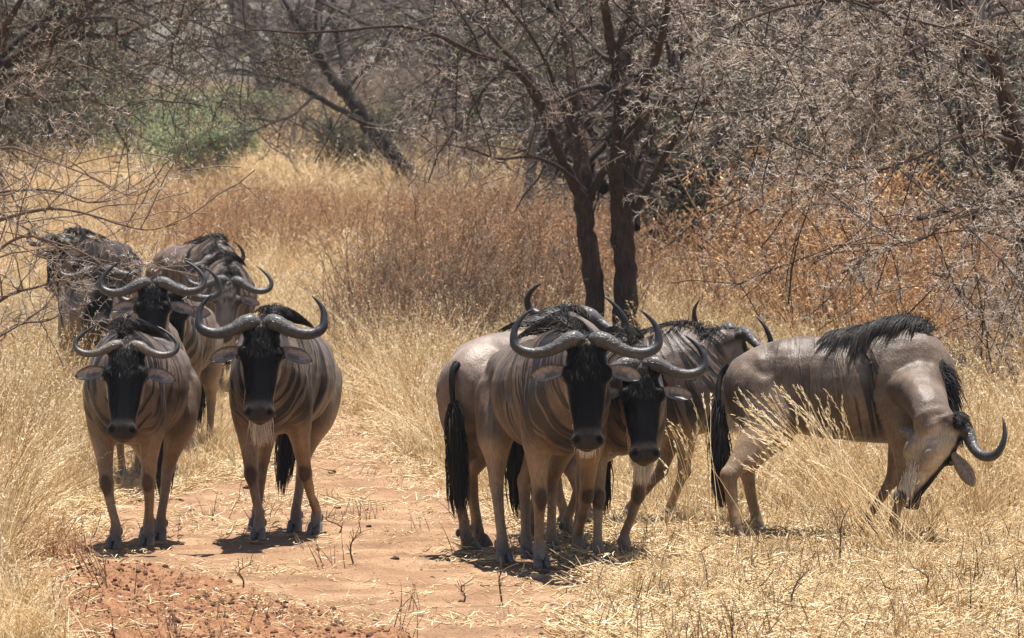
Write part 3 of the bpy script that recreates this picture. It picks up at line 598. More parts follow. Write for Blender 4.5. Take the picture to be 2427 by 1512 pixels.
crown_on(rg, limbs, off, fl_, dict(m1=9, m2=5, m3=5, l1=.4, l2=.5, tl=.4, th=2, up=.0, t0=.2, lf=4, lw=.010, ll=.035, lj=.09), M_TWIG, mleaf=M_LEAF, rmin=.0045)
# ---- grey standing stub
D = 84.0; off = ground_off(1245, D); gs = empty('grey_tree', tuple(off)); rg = np.random.default_rng(12)
tag(gs, 'smooth pale grey trunk half hidden just left of the main tree', 'tree')
ss = [PW([(1235, 590, 0, 36), (1250, 480, 0, 27), (1262, 380, 0, 20), (1255, 300, 0, 17), (1245, 200, 0, 13), (1225, 60, 0, 9), (1210, -100, 0, 5)], D), PW([(1262, 380, 0, 11), (1290, 290, .6, 9), (1330, 200, 1, 7), (1360, 80, 1.4, 4)], D)]
limbs = [limb_mesh('trunk' if i == 0 else 'limb', s, M_BARKG, gs, off, rng=rg) for i, s in enumerate(ss)]
crown_on(rg, limbs, off, gs, dict(m1=10, m2=6, m3=5, l1=.4, l2=.5, tl=.5, up=.15, t0=.4, lf=5, lw=.014, ll=.045, lj=.15), M_TWIGF, mleaf=M_LEAF, rmin=.005)

# ---- far trees: kinds with shared meshes, one thing each
def make_tree(rng, H, Wd, stems, leaf, name, low=.25, dark=True):
    root = empty(name); limbs = []
    for i in range(stems):
        az = rng.random() * 6.283 + i * 6.283 / stems; o = np.array([math.cos(az), math.sin(az), 0]); pts = [(o * .12 + (0, 0, -.2)).tolist() + [.16]]; ln = rng.uniform(.75, 1.0)
        for t in (.15, .35, .55, .75, 1.0):
            pts.append((o * (.12 + Wd * .5 * (t ** 1.5) * ln) + rng.normal(0, .12, 3) + (0, 0, H * (t ** .8) * .88)).tolist() + [.15 * (1 - t * .8)])
        limbs.append(limb_mesh('trunk' if i == 0 else 'stem', pts, M_BARKD, root, np.zeros(3), rng=rng, sides=7))
    crown_on(rng, limbs, np.zeros(3), root, dict(m1=9, m2=6, m3=6, l1=.55, l2=.5, tl=.75, up=.08, t0=low, flat=.3, drop=.10, lf=leaf, ll=.09, lw=.022, lj=.25, mbranch=M_DARKBR), M_TWIGF, mleaf=M_LEAF if leaf < 20 else M_GREEN, rmin=.0085)
    return root
def copy_tree(o, parent=None):
    c = o.copy(); COL.objects.link(c); c.parent = parent
    for ch in [q for q in bpy.data.objects if q.parent == o]: copy_tree(ch, c)
    return c
rg = np.random.default_rng(20)
kinds = [make_tree(rg, 5.5, 6.5, 4, 0, 'thorn_tree'), make_tree(rg, 6.2, 7.0, 3, 3, 'thorn_tree'), make_tree(rg, 4.8, 7.0, 5, 0, 'thorn_tree', .15), make_tree(rg, 3.2, 4.2, 6, 5, 'thorn_bush', .1)]
# column, distance, kind, scale, label
FAR = [(195, 128, 0, 1.0, 'dark fan shaped thorn tree at the back left, above the shade darkened wildebeest'),
       (-140, 92, 1, 1.0, 'thorn tree beyond the left edge'),
       (650, 165, 0, 1.1, 'grey thorn tree behind the leaning tree, to its left'),
       (1330, 100, 1, .95, 'leafy thorn tree just behind the main tree stems'),
       (1560, 92, 2, .9, 'thorn tree right behind the main tree, olive tinted'),
       (1800, 104, 0, 1.0, 'thorn tree in the back right of the main tree'),
       (1980, 92, 2, .9, 'dense grey thorn tree in the middle of the right back thicket'),
       (2160, 95, 1, 1.0, 'tall thorn tree in the right back thicket'),
       (2330, 80, 0, .95, 'thorn tree behind the limbs of the right edge tree'),
       (2520, 88, 2, 1.0, 'thorn tree beyond the right edge'),
       (330, 185, 1, 1.2, 'hazy thorn tree deep in the background above the green bush'),
       (760, 215, 2, 1.3, 'hazy wide thorn tree far behind the leaning tree'),
       (1180, 190, 0, 1.2, 'hazy thorn tree far behind the small forked tree'),
       (80, 200, 0, 1.2, 'hazy thorn tree far back in the left corner'),
       (1430, 170, 2, 1.2, 'thorn tree far behind the main stems'),
       (1690, 160, 1, 1.2, 'thorn tree far back, right of the main tree'),
       (2050, 150, 0, 1.2, 'tall thorn tree far back in the right half'),
       (2290, 140, 2, 1.3, 'wide thorn tree far back near the right edge'),
       (980, 235, 1, 1.3, 'faint thorn tree at the far end of the clearing'),
       (1650, 74, 3, .8, 'dark olive shrub at the right foot of the main tree'),
       (2250, 68, 3, .85, 'thorn shrub under the sweeping right hand limbs'),
       (830, 112, 3, .5, 'low brown shrub beside the foot of the leaning trunk'),
       (100, 120, 3, .8, 'greyish shrub at the foot of the fan shaped tree')]
used = set()
for px, d, k, s, lab in FAR:
    o = kinds[k] if k not in used else copy_tree(kinds[k]); used.add(k)
    o.location = tuple(ground_off(px, d)); o.scale = (s, s, s * rg.uniform(.92, 1.08)); o.rotation_euler = (0, 0, rg.random() * 6.283)
    tag(o, lab, 'tree' if k < 3 else 'shrub', 'thorn trees of the background' if k < 3 else 'shrubs of the middle distance')
# fresh green bushes
gb = empty('green_bush'); rr_ = np.random.default_rng(33); lm = []
for i in range(9):
    az = i * .7; o = np.array([math.cos(az), math.sin(az), 0]); lm.append(limb_mesh('stem', [(*(o * t * 1.1 + rr_.normal(0, .05, 3) + (0, 0, 2.0 * t ** .8 - .1)), .04 * (1.1 - t)) for t in (0, .3, .6, 1)], M_BARKG, gb, np.zeros(3), rng=rr_, sides=5))
crown_on(rr_, lm, np.zeros(3), gb, dict(m1=8, m2=5, m3=5, l1=.5, l2=.5, tl=.45, up=.2, t0=.1, lf=9, ll=.07, lw=.02, lj=.12), M_TWIGF, mleaf=M_GREEN, rmin=.006)
for i, (px, d, s, lab) in enumerate([(455, 112, .72, 'bright green leafy bush in the clearing, nearer one of the pair'), (340, 126, .85, 'soft green leafy bush left of the brighter green one'), (545, 150, .8, 'small green bush glimpsed behind the low spreading tree')]):
    o = gb if i == 0 else copy_tree(gb); o.location = tuple(ground_off(px, d)); o.scale = (s * 1.3, s * 1.3, s * .72); o.rotation_euler = (0, 0, i * 2.1); tag(o, lab, 'bush', 'green bushes in the clearing')
# ------------------------------------------------------------------ wildebeest
def coat_material(name, dark=1.0):
    m, nt, b = mat_new(name)
    L = nt.links.new
    coat = N_(nt, 'ShaderNodeAttribute', attribute_name='coat')
    st = N_(nt, 'ShaderNodeAttribute', attribute_name='stripe')
    sp = N_(nt, 'ShaderNodeAttribute', attribute_name='flow')       # (along the spine, height, side)
    mp = N_(nt, 'ShaderNodeMapping'); mp.inputs['Scale'].default_value = (26, 1.9, 3.0); L(sp.outputs['Vector'], mp.inputs['Vector'])
    n1 = N_(nt, 'ShaderNodeTexNoise'); n1.inputs['Scale'].default_value = 1.0; n1.inputs['Detail'].default_value = 2.0; n1.inputs['Distortion'].default_value = .6
    L(mp.outputs[0], n1.inputs['Vector'])
    r1 = ramp(nt, [(.485, (0, 0, 0)), (.53, (1, 1, 1))], n1.outputs['Fac'])
    mu = N_(nt, 'ShaderNodeMath', operation='MULTIPLY'); L(r1.outputs['Color'], mu.inputs[0]); L(st.outputs['Fac'], mu.inputs[1])
    tc = N_(nt, 'ShaderNodeTexCoord')
    n2 = N_(nt, 'ShaderNodeTexNoise'); n2.inputs['Scale'].default_value = 6; n2.inputs['Detail'].default_value = 5; L(tc.outputs['Object'], n2.inputs['Vector'])
    r2 = ramp(nt, [(.32, (.62, .60, .58)), (.68, (1.28, 1.27, 1.26))], n2.outputs['Fac'])
    c = mixc(nt, 1.0, coat.outputs['Color'], r2.outputs['Color'], 'MULTIPLY')
    mp3 = N_(nt, 'ShaderNodeMapping'); mp3.inputs['Scale'].default_value = (150, 150, 22); L(tc.outputs['Object'], mp3.inputs['Vector'])
    n3 = N_(nt, 'ShaderNodeTexNoise'); n3.inputs['Scale'].default_value = 1; n3.inputs['Detail'].default_value = 3; L(mp3.outputs[0], n3.inputs['Vector'])
    r3 = ramp(nt, [(.32, (.72, .72, .72)), (.68, (1.22, 1.22, 1.22))], n3.outputs['Fac'])
    c = mixc(nt, 1.0, c, r3.outputs['Color'], 'MULTIPLY')
    c = mixc(nt, mu.outputs[0], c, (.016 * dark, .012 * dark, .011 * dark))
    L(c, b.inputs['Base Color'])
    b.inputs['Roughness'].default_value = .43
    mr = N_(nt, 'ShaderNodeMapRange'); mr.inputs[1].default_value = .012; mr.inputs[2].default_value = .10; mr.inputs[3].default_value = .035; mr.inputs[4].default_value = .28
    bw = N_(nt, 'ShaderNodeRGBToBW'); L(coat.outputs['Color'], bw.inputs[0]); L(bw.outputs[0], mr.inputs[0]); L(mr.outputs[0], b.inputs['Specular IOR Level'])
    b1 = N_(nt, 'ShaderNodeBump'); b1.inputs['Strength'].default_value = .5; b1.inputs['Distance'].default_value = .02
    L(r1.outputs['Color'], b1.inputs['Height']); b1.invert = True
    L(st.outputs['Fac'], b1.inputs['Strength'])
    b2 = N_(nt, 'ShaderNodeBump'); b2.inputs['Strength'].default_value = .45; b2.inputs['Distance'].default_value = .008
    L(n3.outputs['Fac'], b2.inputs['Height']); L(b1.outputs[0], b2.inputs['Normal'])
    b3 = N_(nt, 'ShaderNodeBump'); b3.inputs['Strength'].default_value = .55; b3.inputs['Distance'].default_value = .02
    L(n2.outputs['Fac'], b3.inputs['Height']); L(b2.outputs[0], b3.inputs['Normal'])
    L(b3.outputs[0], b.inputs['Normal'])
    return m
M_COAT = coat_material('brindled_coat')
def horn_material(name, c0, c1):
    m, nt, b = mat_new(name); L = nt.links.new
    at = N_(nt, 'ShaderNodeAttribute', attribute_name='along')
    tc = N_(nt, 'ShaderNodeTexCoord')
    n = N_(nt, 'ShaderNodeTexNoise'); n.inputs['Scale'].default_value = 38; n.inputs['Detail'].default_value = 6; L(tc.outputs['Object'], n.inputs['Vector'])
    r = ramp(nt, [(0.0, c0), (.36, tuple(.55 * a + .25 * q for a, q in zip(c0, c1))), (.62, c1), (1.0, (.008, .008, .010))], at.outputs['Fac'])
    r2 = ramp(nt, [(.3, (.62, .62, .62)), (.7, (1.25, 1.25, 1.25))], n.outputs['Fac'])
    L(mixc(nt, 1.0, r.outputs['Color'], r2.outputs['Color'], 'MULTIPLY'), b.inputs['Base Color'])
    b.inputs['Roughness'].default_value = .40; b.inputs['Specular IOR Level'].default_value = .28
    inv = N_(nt, 'ShaderNodeMapRange'); inv.inputs[1].default_value = .12; inv.inputs[2].default_value = .5; inv.inputs[3].default_value = .9; inv.inputs[4].default_value = .12
    L(at.outputs['Fac'], inv.inputs[0])
    vo = N_(nt, 'ShaderNodeTexVoronoi'); vo.feature = 'DISTANCE_TO_EDGE'; vo.inputs['Scale'].default_value = 55; L(tc.outputs['Object'], vo.inputs['Vector'])
    rv = ramp(nt, [(.0, (0, 0, 0)), (.12, (1, 1, 1))], vo.outputs['Distance'])
    mm = mixc(nt, .5, n.outputs['Color'], rv.outputs['Color'])
    bu = N_(nt, 'ShaderNodeBump'); bu.inputs['Distance'].default_value = .005; L(inv.outputs[0], bu.inputs['Strength']); L(mm, bu.inputs['Height'])
    L(bu.outputs[0], b.inputs['Normal'])
    return m
M_HORN = horn_material('weathered_grey_horn', (.085, .078, .073), (.024, .024, .027))
M_HORN2 = horn_material('pale_rough_horn', (.165, .14, .115), (.038, .036, .036))
def plain(name, col, rough=.5, spec=.5, nscale=30, var=.35, bump=.0):
    m, nt, b = mat_new(name); L = nt.links.new
    tc = N_(nt, 'ShaderNodeTexCoord'); n = N_(nt, 'ShaderNodeTexNoise'); n.inputs['Scale'].default_value = nscale; n.inputs['Detail'].default_value = 5
    L(tc.outputs['Object'], n.inputs['Vector'])
    r = ramp(nt, [(.25, tuple(c * (1 - var) for c in col)), (.75, tuple(c * (1 + var) for c in col))], n.outputs['Fac'])
    L(r.outputs['Color'], b.inputs['Base Color']); b.inputs['Roughness'].default_value = rough; b.inputs['Specular IOR Level'].default_value = spec
    if bump:
        bu = N_(nt, 'ShaderNodeBump'); bu.inputs['Distance'].default_value = bump; L(n.outputs['Fac'], bu.inputs['Height']); L(bu.outputs[0], b.inputs['Normal'])
    return m
M_HOOF = plain('dark_hoof', (.085, .078, .075), .45, .4, 40, .5, .004)
M_EYE = plain('eye_glossy_black', (.008, .006, .005), .06, .6)
def ear_material():
    m, nt, b = mat_new('ear_skin'); L = nt.links.new
    at = N_(nt, 'ShaderNodeAttribute', attribute_name='coat')
    tc = N_(nt, 'ShaderNodeTexCoord'); n = N_(nt, 'ShaderNodeTexNoise'); n.inputs['Scale'].default_value = 60; L(tc.outputs['Object'], n.inputs['Vector'])
    r2 = ramp(nt, [(.3, (.6, .6, .6)), (.7, (1.35, 1.35, 1.35))], n.outputs['Fac'])
    L(mixc(nt, 1.0, at.outputs['Color'], r2.outputs['Color'], 'MULTIPLY'), b.inputs['Base Color'])
    b.inputs['Roughness'].default_value = .55
    return m
M_EAR = ear_material()
M_BLACKHAIR = strand_mat('black_mane_hair', [(0, (.008, .007, .007)), (.8, (.014, .012, .012)), (.93, (.05, .038, .03)), (1, (.12, .095, .075))], .45, spec=.14)
M_TAILHAIR = strand_mat('black_tail_hair', [(0, (.006, .006, .006)), (.85, (.014, .012, .011)), (1, (.06, .04, .025))], .45, spec=.14)
M_PALEHAIR = strand_mat('pale_beard_hair', [(0, (.42, .33, .24)), (.5, (.64, .56, .45)), (1, (.84, .80, .72))], .6)

def ring_loft(acc, C, A, B, ha, hb_up, hb_dn, n=20, ex=2.0):
    """closed loft: centres C (K,3); unit side A, unit up B; half width ha, half height up / down"""
    K = len(C); th = np.arange(n) * 2 * np.pi / n
    c, s = np.cos(th), np.sin(th)
    cx = np.sign(c) * np.abs(c) ** (2 / ex); sx = np.sign(s) * np.abs(s) ** (2 / ex)
    hb = np.where(s[None, :] > 0, np.asarray(hb_up)[:, None], np.asarray(hb_dn)[:, None])
    V = C[:, None, :] + A[:, None, :] * (np.asarray(ha)[:, None] * cx[None, :])[..., None] + B[:, None, :] * (hb * sx[None, :])[..., None]
    V = V.reshape(-1, 3); b0 = len(V)
    base = (np.arange(K - 1) * n)[:, None]; j = np.arange(n)[None, :]; j2 = (j + 1) % n
    F = np.stack([base + j, base + n + j, base + n + j2, base + j2], -1).reshape(-1, 4)
    V = np.vstack([V, C[0], C[-1]])
    tri = [(b0, j, (j + 1) % n) for j in range(n)] + [(b0 + 1, (K - 1) * n + (j + 1) % n, (K - 1) * n + j) for j in range(n)]
    acc.append((V, F, np.array(tri)))
def frames_along(C, side):
    T = np.gradient(C, axis=0); T = unit(T)
    A = unit(side - (side * T).sum(-1, keepdims=True) * T); B = np.cross(T, A)
    return T, A, B
def seg_near(p, poly):
    """nearest point of polyline: distance, arc length"""
    best = np.full(len(p), 1e9); arc = np.zeros(len(p)); s0 = 0.0
    for i in range(len(poly) - 1):
        a, b = poly[i], poly[i + 1]; ab = b - a; l = np.linalg.norm(ab)
        t = np.clip(((p - a) @ ab) / max(l * l, 1e-9), 0, 1)
        d = np.linalg.norm(p - (a + t[:, None] * ab), axis=1)
        m = d < best; best[m] = d[m]; arc[m] = s0 + t[m] * l; s0 += l
    return best, arc

HORN_STD = [(.030, .015, -.005, .040), (.062, .030, .010, .053), (.110, .012, .018, .049), (.165, -.040, .018, .041), (.225, -.078, .012, .036),
            (.290, -.088, .006, .034), (.345, -.060, .002, .032), (.378, -.005, .0, .028), (.382, .058, .0, .0235), (.362, .118, .0, .0185),
            (.328, .168, .0, .0135), (.290, .208, .0, .0085), (.262, .230, .0, .0025)]
TORSO = np.array([  # x, top, bottom, half width, half-width height fraction
    (-.690, 1.02, .90, .055), (-.665, 1.09, .80, .110), (-.61, 1.145, .74, .155), (-.50, 1.205, .70, .200), (-.36, 1.25, .69, .222),
    (-.20, 1.262, .665, .250), (.00, 1.27, .64, .282), (.16, 1.29, .625, .284), (.30, 1.325, .62, .266), (.42, 1.34, .625, .244),
    (.52, 1.32, .645, .218), (.61, 1.26, .68, .185), (.68, 1.17, .75, .135), (.715, 1.09, .84, .07)])

def wildebeest(label, at_px, h, feet, poll, muzzle, wvec, scale=1.0, horn=1.0, seed=0, coat=(.235, .172, .130), hairy=.5, eardir=None, cheek=(.22, .175, .135), facew=0.0, face=(.003, .003, .0035),
               horn_mat=None, mdepth=-1, tilt=0.0, tail=True, group='wildebeest standing on the dirt path', horn_thick=1.0, mane_fall=1, tailswing=0.0, hornsq=1.0, width=1.0, stripes=1.0, beard=1.0, neck=1.0, legcol=(.235, .160, .100), headlen=.575, earfold=0.0):
    rng = np.random.default_rng(seed + 100)
    root = G(*at_px) if len(at_px) == 2 else np.array([(at_px[0] - CX) / FPX * at_px[2], at_px[2], float(gz(0, at_px[2]))])
    hr = R(h); fw = np.array([math.sin(hr), -math.cos(hr), 0]); lf = np.array([math.cos(hr), math.sin(hr), 0]); up = np.array([0, 0, 1.])
    M = np.stack([fw, lf, up], 0)                                   # world = local @ M * scale + root
    toL = lambda p: (np.asarray(p) - root) @ M.T / scale
    dirL = lambda v: unit(np.asarray(v, float) @ M.T)
    shells = []
    # torso
    S = catmull(TORSO, 34); x = S[:, 0]; top = S[:, 1]; bot = S[:, 2]; hw = S[:, 3] * width
    cz = bot + (top - bot) * .50
    C = np.stack([x, 0 * x, cz], 1)
    K = len(C); A = np.tile([0, 1., 0], (K, 1)); B = np.tile([0, 0, 1.], (K, 1))
    ring_loft(shells, C, A, B, hw, top - cz, cz - bot, 28, 2.0)
    # withers ridge
    rx = np.linspace(.08, .60, 9); rz = np.interp(rx, x, top) - .095
    ring_loft(shells, np.stack([rx, 0 * rx, rz], 1), np.tile([0, 1., 0], (9, 1)), np.tile([0, 0, 1.], (9, 1)), np.full(9, .06) * np.sin(np.linspace(.3, 2.84, 9)), np.array([.07, .10, .115, .125, .13, .13, .12, .10, .07]), np.full(9, .05), 12)
    # head frame
    pl = toL(W(poll[0], poll[1], poll[2])); 
    hl = headlen                                                    # head length (local)
    sc = FPX / poll[2]
    dx, dz = (muzzle[0] - poll[0]) / sc / scale, -(muzzle[1] - poll[1]) / sc / scale
    pr = math.hypot(dx, dz); 
    if pr >= hl * .985: k = hl * .985 / pr; dx *= k; dz *= k; pr = hl * .985
    dy = math.sqrt(hl * hl - pr * pr) * mdepth
    a = dirL([dx, dy, dz]); w = dirL(wvec); w = unit(w - (w @ a) * a); u = np.cross(a, w)
    HP = lambda t, l, q: pl + a * t + w * l + u * q
    ts = np.array([-.035, .0, .05, .11, .17, .23, .30, .37, .44, .49, .53, .56, .580]) * hl / .58
    hw_ = np.array([.060, .092, .110, .121, .125, .113, .102, .093, .080, .078, .086, .080, .048])
    hd = np.array([.050, .085, .108, .124, .128, .115, .095, .079, .067, .066, .066, .055, .030])
    dors = np.array([-.03, .0, .012, .016, .014, .010, .006, .004, .004, .004, .0, -.014, -.04])
    q = catmull(np.stack([ts, hw_, hd, dors], 1), 30)
    C = pl + a * q[:, :1] + u * (q[:, 3:4] - q[:, 2:3])
    ring_loft(shells, C, np.tile(w, (30, 1)), np.tile(u, (30, 1)), q[:, 1], q[:, 2], q[:, 2], 24, 2.35)
    def blob(c, ra, rw, ru, n=8):
        t = np.linspace(-1, 1, n); r = np.sqrt(np.maximum(1 - t * t, .02))
        ring_loft(shells, c + a * (t * ra)[:, None], np.tile(w, (n, 1)), np.tile(u, (n, 1)), r * rw, r * ru, r * ru, 12)
    for sgn in (1, -1):
        blob(HP(.165, sgn * .108, -.030), .050, .032, .036)         # brow
        blob(HP(.535 * hl / .58, sgn * .058, -.045), .035, .040, .042)  # nostril wing
        blob(HP(.22, sgn * .07, -.17), .10, .045, .08)              # jaw cheek
        blob(HP(.0, sgn * .085, -.05), .05, .045, .05)              # horn base
    blob(HP(.54 * hl / .58, 0, -.115), .05, .055, .035)             # chin
    # neck
    n0 = np.array([.40, 0, 1.03]); n3 = HP(.045, 0, -.105)
    dd = np.linalg.norm(n3 - n0)
    n1 = n0 + .42 * neck ** 2 * dd * unit(np.array([.75, 0, .12]) + .55 * unit(n3 - n0)); n2 = n3 - a * .12 * 0 - u * .30 * dd
    tt = np.linspace(0, 1, 16)[:, None]
    NC = (1 - tt) ** 3 * n0 + 3 * (1 - tt) ** 2 * tt * n1 + 3 * (1 - tt) * tt ** 2 * n2 + tt ** 3 * n3
    side = unit((1 - tt) * np.array([0, 1., 0]) + tt * w)
    T, A, B = frames_along(NC, side)
    t1 = tt[:, 0]
    nhw = np.interp(t1, [0, .3, .65, 1], [.19, .155, .118, .102]); nhu = np.interp(t1, [0, .3, .65, 1], [.25, .215, .165, .115]); nhd = np.interp(t1, [0, .3, .65, 1], [.29, .27, .215, .15])
    nhu = nhu * (neck + (1 - neck) * (1 - np.sin(t1 * 3.1416))); nhd = nhd * (neck + (1 - neck) * (1 - np.sin(t1 * 3.1416)))
    ring_loft(shells, NC, A, B, nhw, nhu, nhd, 20)
    crest = NC + B * nhu[:, None] * .97; throat = NC - B * nhd[:, None] * .95
    # legs
    legs = []; fo = {}
    for key, fpx in zip(('FL', 'FR', 'HL', 'HR'), feet):
        sg = 1 if key[1] == 'L' else -1
        if key[0] == 'F': dflt = np.array([.40, sg * .13, 0.])
        else: dflt = np.array([-.50, sg * .13, 0.])
        if fpx is None: ft = dflt
        elif len(fpx) == 2 and abs(fpx[0]) < 5 and abs(fpx[1]) < 5: ft = dflt + np.array([fpx[0], fpx[1], 0])
        else: ft = toL(G(*fpx)); ft[2] = 0
        if key[0] == 'F':
            sh = np.array([.46, sg * .12, 1.03]); el = np.array([.40, sg * .155, .74])
            kn = el + (ft - el) * .47 + np.array([.028, 0, .0]); kn[2] = .385
            fe = np.array([ft[0] - .018, ft[1], .115])
            pts = [sh + (0, 0, .10), sh, (sh + el) / 2, el, el * .55 + kn * .45, el * .16 + kn * .84, kn, kn * .82 + fe * .18 + (-.004, 0, 0), kn * .45 + fe * .55 + (-.006, 0, 0), fe + (-.002, 0, .035), fe, ft + (.004, 0, .06), ft + (.016, 0, .03)]
            rs = [.06, .115, .118, .092, .060, .0435, .0475, .0345, .0285, .030, .0375, .036, .036]; fl = [.10, .20, .17, .115, .070, .046, .048, .037, .031, .033, .040, .042, .048]
        else:
            hp = np.array([-.45, sg * .11, 1.00]); stf = np.array([-.34, sg * .165, .80])
            hk = np.array([ft[0] - .075, ft[1] * .85 + sg * .02, .435]); hk[0] = hk[0] * .8 + .2 * (-.60)
            fe = np.array([ft[0] - .018, ft[1], .115])
            pts = [hp + (.02, 0, .10), hp, (hp + stf) / 2 + (-.02, 0, 0), stf * .72 + hk * .28 + (-.01, 0, 0), stf * .42 + hk * .58, stf * .13 + hk * .87, hk, hk * .85 + fe * .15 + (.004, 0, 0), hk * .45 + fe * .55, fe + (-.002, 0, .035), fe, ft + (.004, 0, .06), ft + (.016, 0, .03)]
            rs = [.05, .115, .118, .098, .066, .045, .0425, .036, .0295, .031, .0375, .036, .036]; fl = [.10, .20, .215, .165, .105, .064, .058, .046, .037, .036, .041, .042, .048]
        pts = np.array(pts); d = catmull(np.column_stack([pts, rs, fl]), 46)
        C = d[:, :3]; Tn = unit(np.gradient(C, axis=0)); A = unit(np.cross(np.tile([1., 0, 0], (46, 1)), Tn)) ; A = np.where(A[:, 1:2] < 0, -A, A); B = np.cross(Tn, A)
        ring_loft(shells, C, A, B, d[:, 3], d[:, 4], d[:, 4], 16)
        legs.append((key, pts, kn if key[0] == 'F' else hk, ft)); fo[key] = ft
    # buttocks
    # join, voxel remesh
    vs, q4, q3, n = [], [], [], 0
    for V, F, Tt in shells:
        vs.append(V); q4.append(F + n); q3.append(Tt + n); n += len(V)
    raw = mesh_np('body', np.concatenate(vs), np.concatenate(q4), f3=np.concatenate(q3))
    ro = link('body', raw)
    rm = ro.modifiers.new('r', 'REMESH'); rm.mode = 'VOXEL'; rm.voxel_size = .0125
    sm = ro.modifiers.new('s', 'SMOOTH'); sm.factor = .5; sm.iterations = 5
    dg = bpy.context.evaluated_depsgraph_get()
    me = bpy.data.meshes.new_from_object(ro.evaluated_get(dg)); 
    bpy.data.objects.remove(ro); bpy.data.meshes.remove(raw)
    nv = len(me.vertices); p = np.empty(nv * 3, np.float32); me.vertices.foreach_get('co', p); p = p.reshape(-1, 3).astype(float)
    nr = np.empty(nv * 3, np.float32); me.vertices.foreach_get('normal', nr); nr = nr.reshape(-1, 3).astype(float)
    # ---- regions
    spine = np.vstack([np.array([[-.7, 0, .95], [-.3, 0, .95], [.0, 0, .95], [.25, 0, .98], [.40, 0, 1.03]]), NC[2:]])
    ds, arc = seg_near(p, spine)
    hq = p - pl; ta, tw, tu = hq @ a, hq @ w, hq @ u
    dh, _ = seg_near(p, np.array([HP(.0, 0, -.08), HP(.57, 0, -.08)]))
    dn, _ = seg_near(p, NC)
    headm = sstep(.20, .14, dh) * sstep(-.07, .0, ta)
    dl = np.full(nv, 9.); 
    for key, pts, jn, ft in legs:
        d_, _ = seg_near(p, pts[2:]); dl = np.minimum(dl, d_)
    legm = sstep(.84, .62, p[:, 2]) * sstep(.17, .10, dl) * (1 - headm)
    coat = np.array(coat); coat = coat * np.array([.56, .535, .515]); col = np.tile(coat, (nv, 1))
    nz = fbm(p[:, 0] * 5 + seed, p[:, 1] * 5, p[:, 2] * 5, seed, 3)
    def mx(c, m):
        nonlocal col; col = col * (1 - m[:, None]) + np.asarray(c)[None, :] * m[:, None]
    rump = sstep(-.1, -.5, p[:, 0]) * (1 - legm)
    mx(coat * 1.22, rump * .6)
    mx(coat * np.array([1.25, 1.15, 1.0]), sstep(.9, .64, p[:, 2]) * .6)
    mx(coat * .82, sstep(.35, .65, nz) * .5)
    mx(legcol, legm * (.92))
    for key, pts, jn, ft in legs:
        if key[0] == 'F':
            dk = np.sqrt(((p - (jn + np.array([.045, 0, -.005]))) ** 2 / np.array([.05, .045, .075]) ** 2).sum(1))
            mx((.055, .032, .020), sstep(1.15, .75, dk) * .85)
        dpa = np.linalg.norm((p - ft)[:, :2], axis=1)
        mx((.12, .10, .088), sstep(.20, .07, p[:, 2]) * (dpa < .14) * .8)
    # cheeks and throat
    mx(cheek, headm * sstep(.0, .05, ta))
    black = headm * sstep(-.02, .03, ta) * np.maximum(sstep(-.085, -.055, tu + facew + (nz - .5) * .03), 0)
    mx(face, black)
    mz = headm * sstep(.455, .505, ta * .58 / hl)
    mx((.036, .030, .028), mz * .9)
    # nostrils & lips
    for sgn in (1, -1):
        dno = np.sqrt((((p - HP(.535 * hl / .58, sgn * .062, -.012)) @ np.stack([a, w, u], 1)) ** 2 / np.array([.026, .017, .05]) ** 2).sum(1))
        mx((.004, .004, .004), sstep(1.2, .8, dno))
        dey = np.linalg.norm(p - HP(.185, sgn * .130, -.05), axis=1)
        mx((.012, .010, .010), sstep(.055, .03, dey))
    mx(face, headm * sstep(.02, -.02, ta) * .8)
    # brisket line, crest line
    dcr, _ = seg_near(p, np.vstack([crest[::-1], [[.45, 0, 1.44], [.30, 0, 1.40], [.08, 0, 1.28]]]))
    mx((.03, .026, .024), sstep(.032, .012, dcr) * (1 - headm) * .9)
    stripe = sstep(-.5, -.15, p[:, 0] + (nz - .5) * .5) * (1 - headm) * (1 - legm * .85)
    stripe = stripe * (.45 + .55 * sstep(.0, .25, p[:, 0])) * np.clip(.75 + 1.1 * (nz - .25), .6, 1.0)
    stripe = np.where(dn < .3, np.maximum(stripe, .8 * (1 - headm) * (1 - legm)), stripe) * (1 if neck >= 1 else (1 - .93 * sstep(.96, 1.08, arc)))
    stripe = stripe * sstep(.60, .74, p[:, 2]) ** .5 if True else stripe
    flow = np.stack([arc + .05 * (p[:, 2] - 1) * (p[:, 0] < .5), p[:, 2], np.sign(p[:, 1]) * .5 + seed * 3.1], 1)
    fdisp = headm * sstep(.30, .12, ta) * ((fbm(ta * 26, tw * 60, seed=seed, octv=3) - .5) * .016) + headm * sstep(.02, .10, ta) * (-.006 * np.exp(-(tw / .02) ** 2) * (tu > -.05))
    fdisp = fdisp - headm * (tu > -.09) * .010 * np.exp(-((np.abs(tw) - .062) / .018) ** 2) * sstep(.22, .30, ta) * sstep(.48, .40, ta)
    # folds and muscle relief
    disp = (fbm(p[:, 0] * 9 + seed * 7, p[:, 1] * 9, p[:, 2] * 4, seed + 5, 3) - .5) * .022 * (1 - legm) * (1 - headm) + fdisp
    ribs = np.sin(p[:, 0] * 46 + p[:, 2] * 6) * .0032 * sstep(.25, .0, np.abs(p[:, 0] - .05)) * sstep(.12, .2, np.abs(p[:, 1]))
    folds = (vnoise(arc * 22 + seed, p[:, 2] * 1.6, np.sign(p[:, 1]) * 2, seed + 3) - .5) * .009 * (1 if neck >= 1 else .25) * sstep(.28, .45, p[:, 0]) * (1 - headm) * (1 - legm)
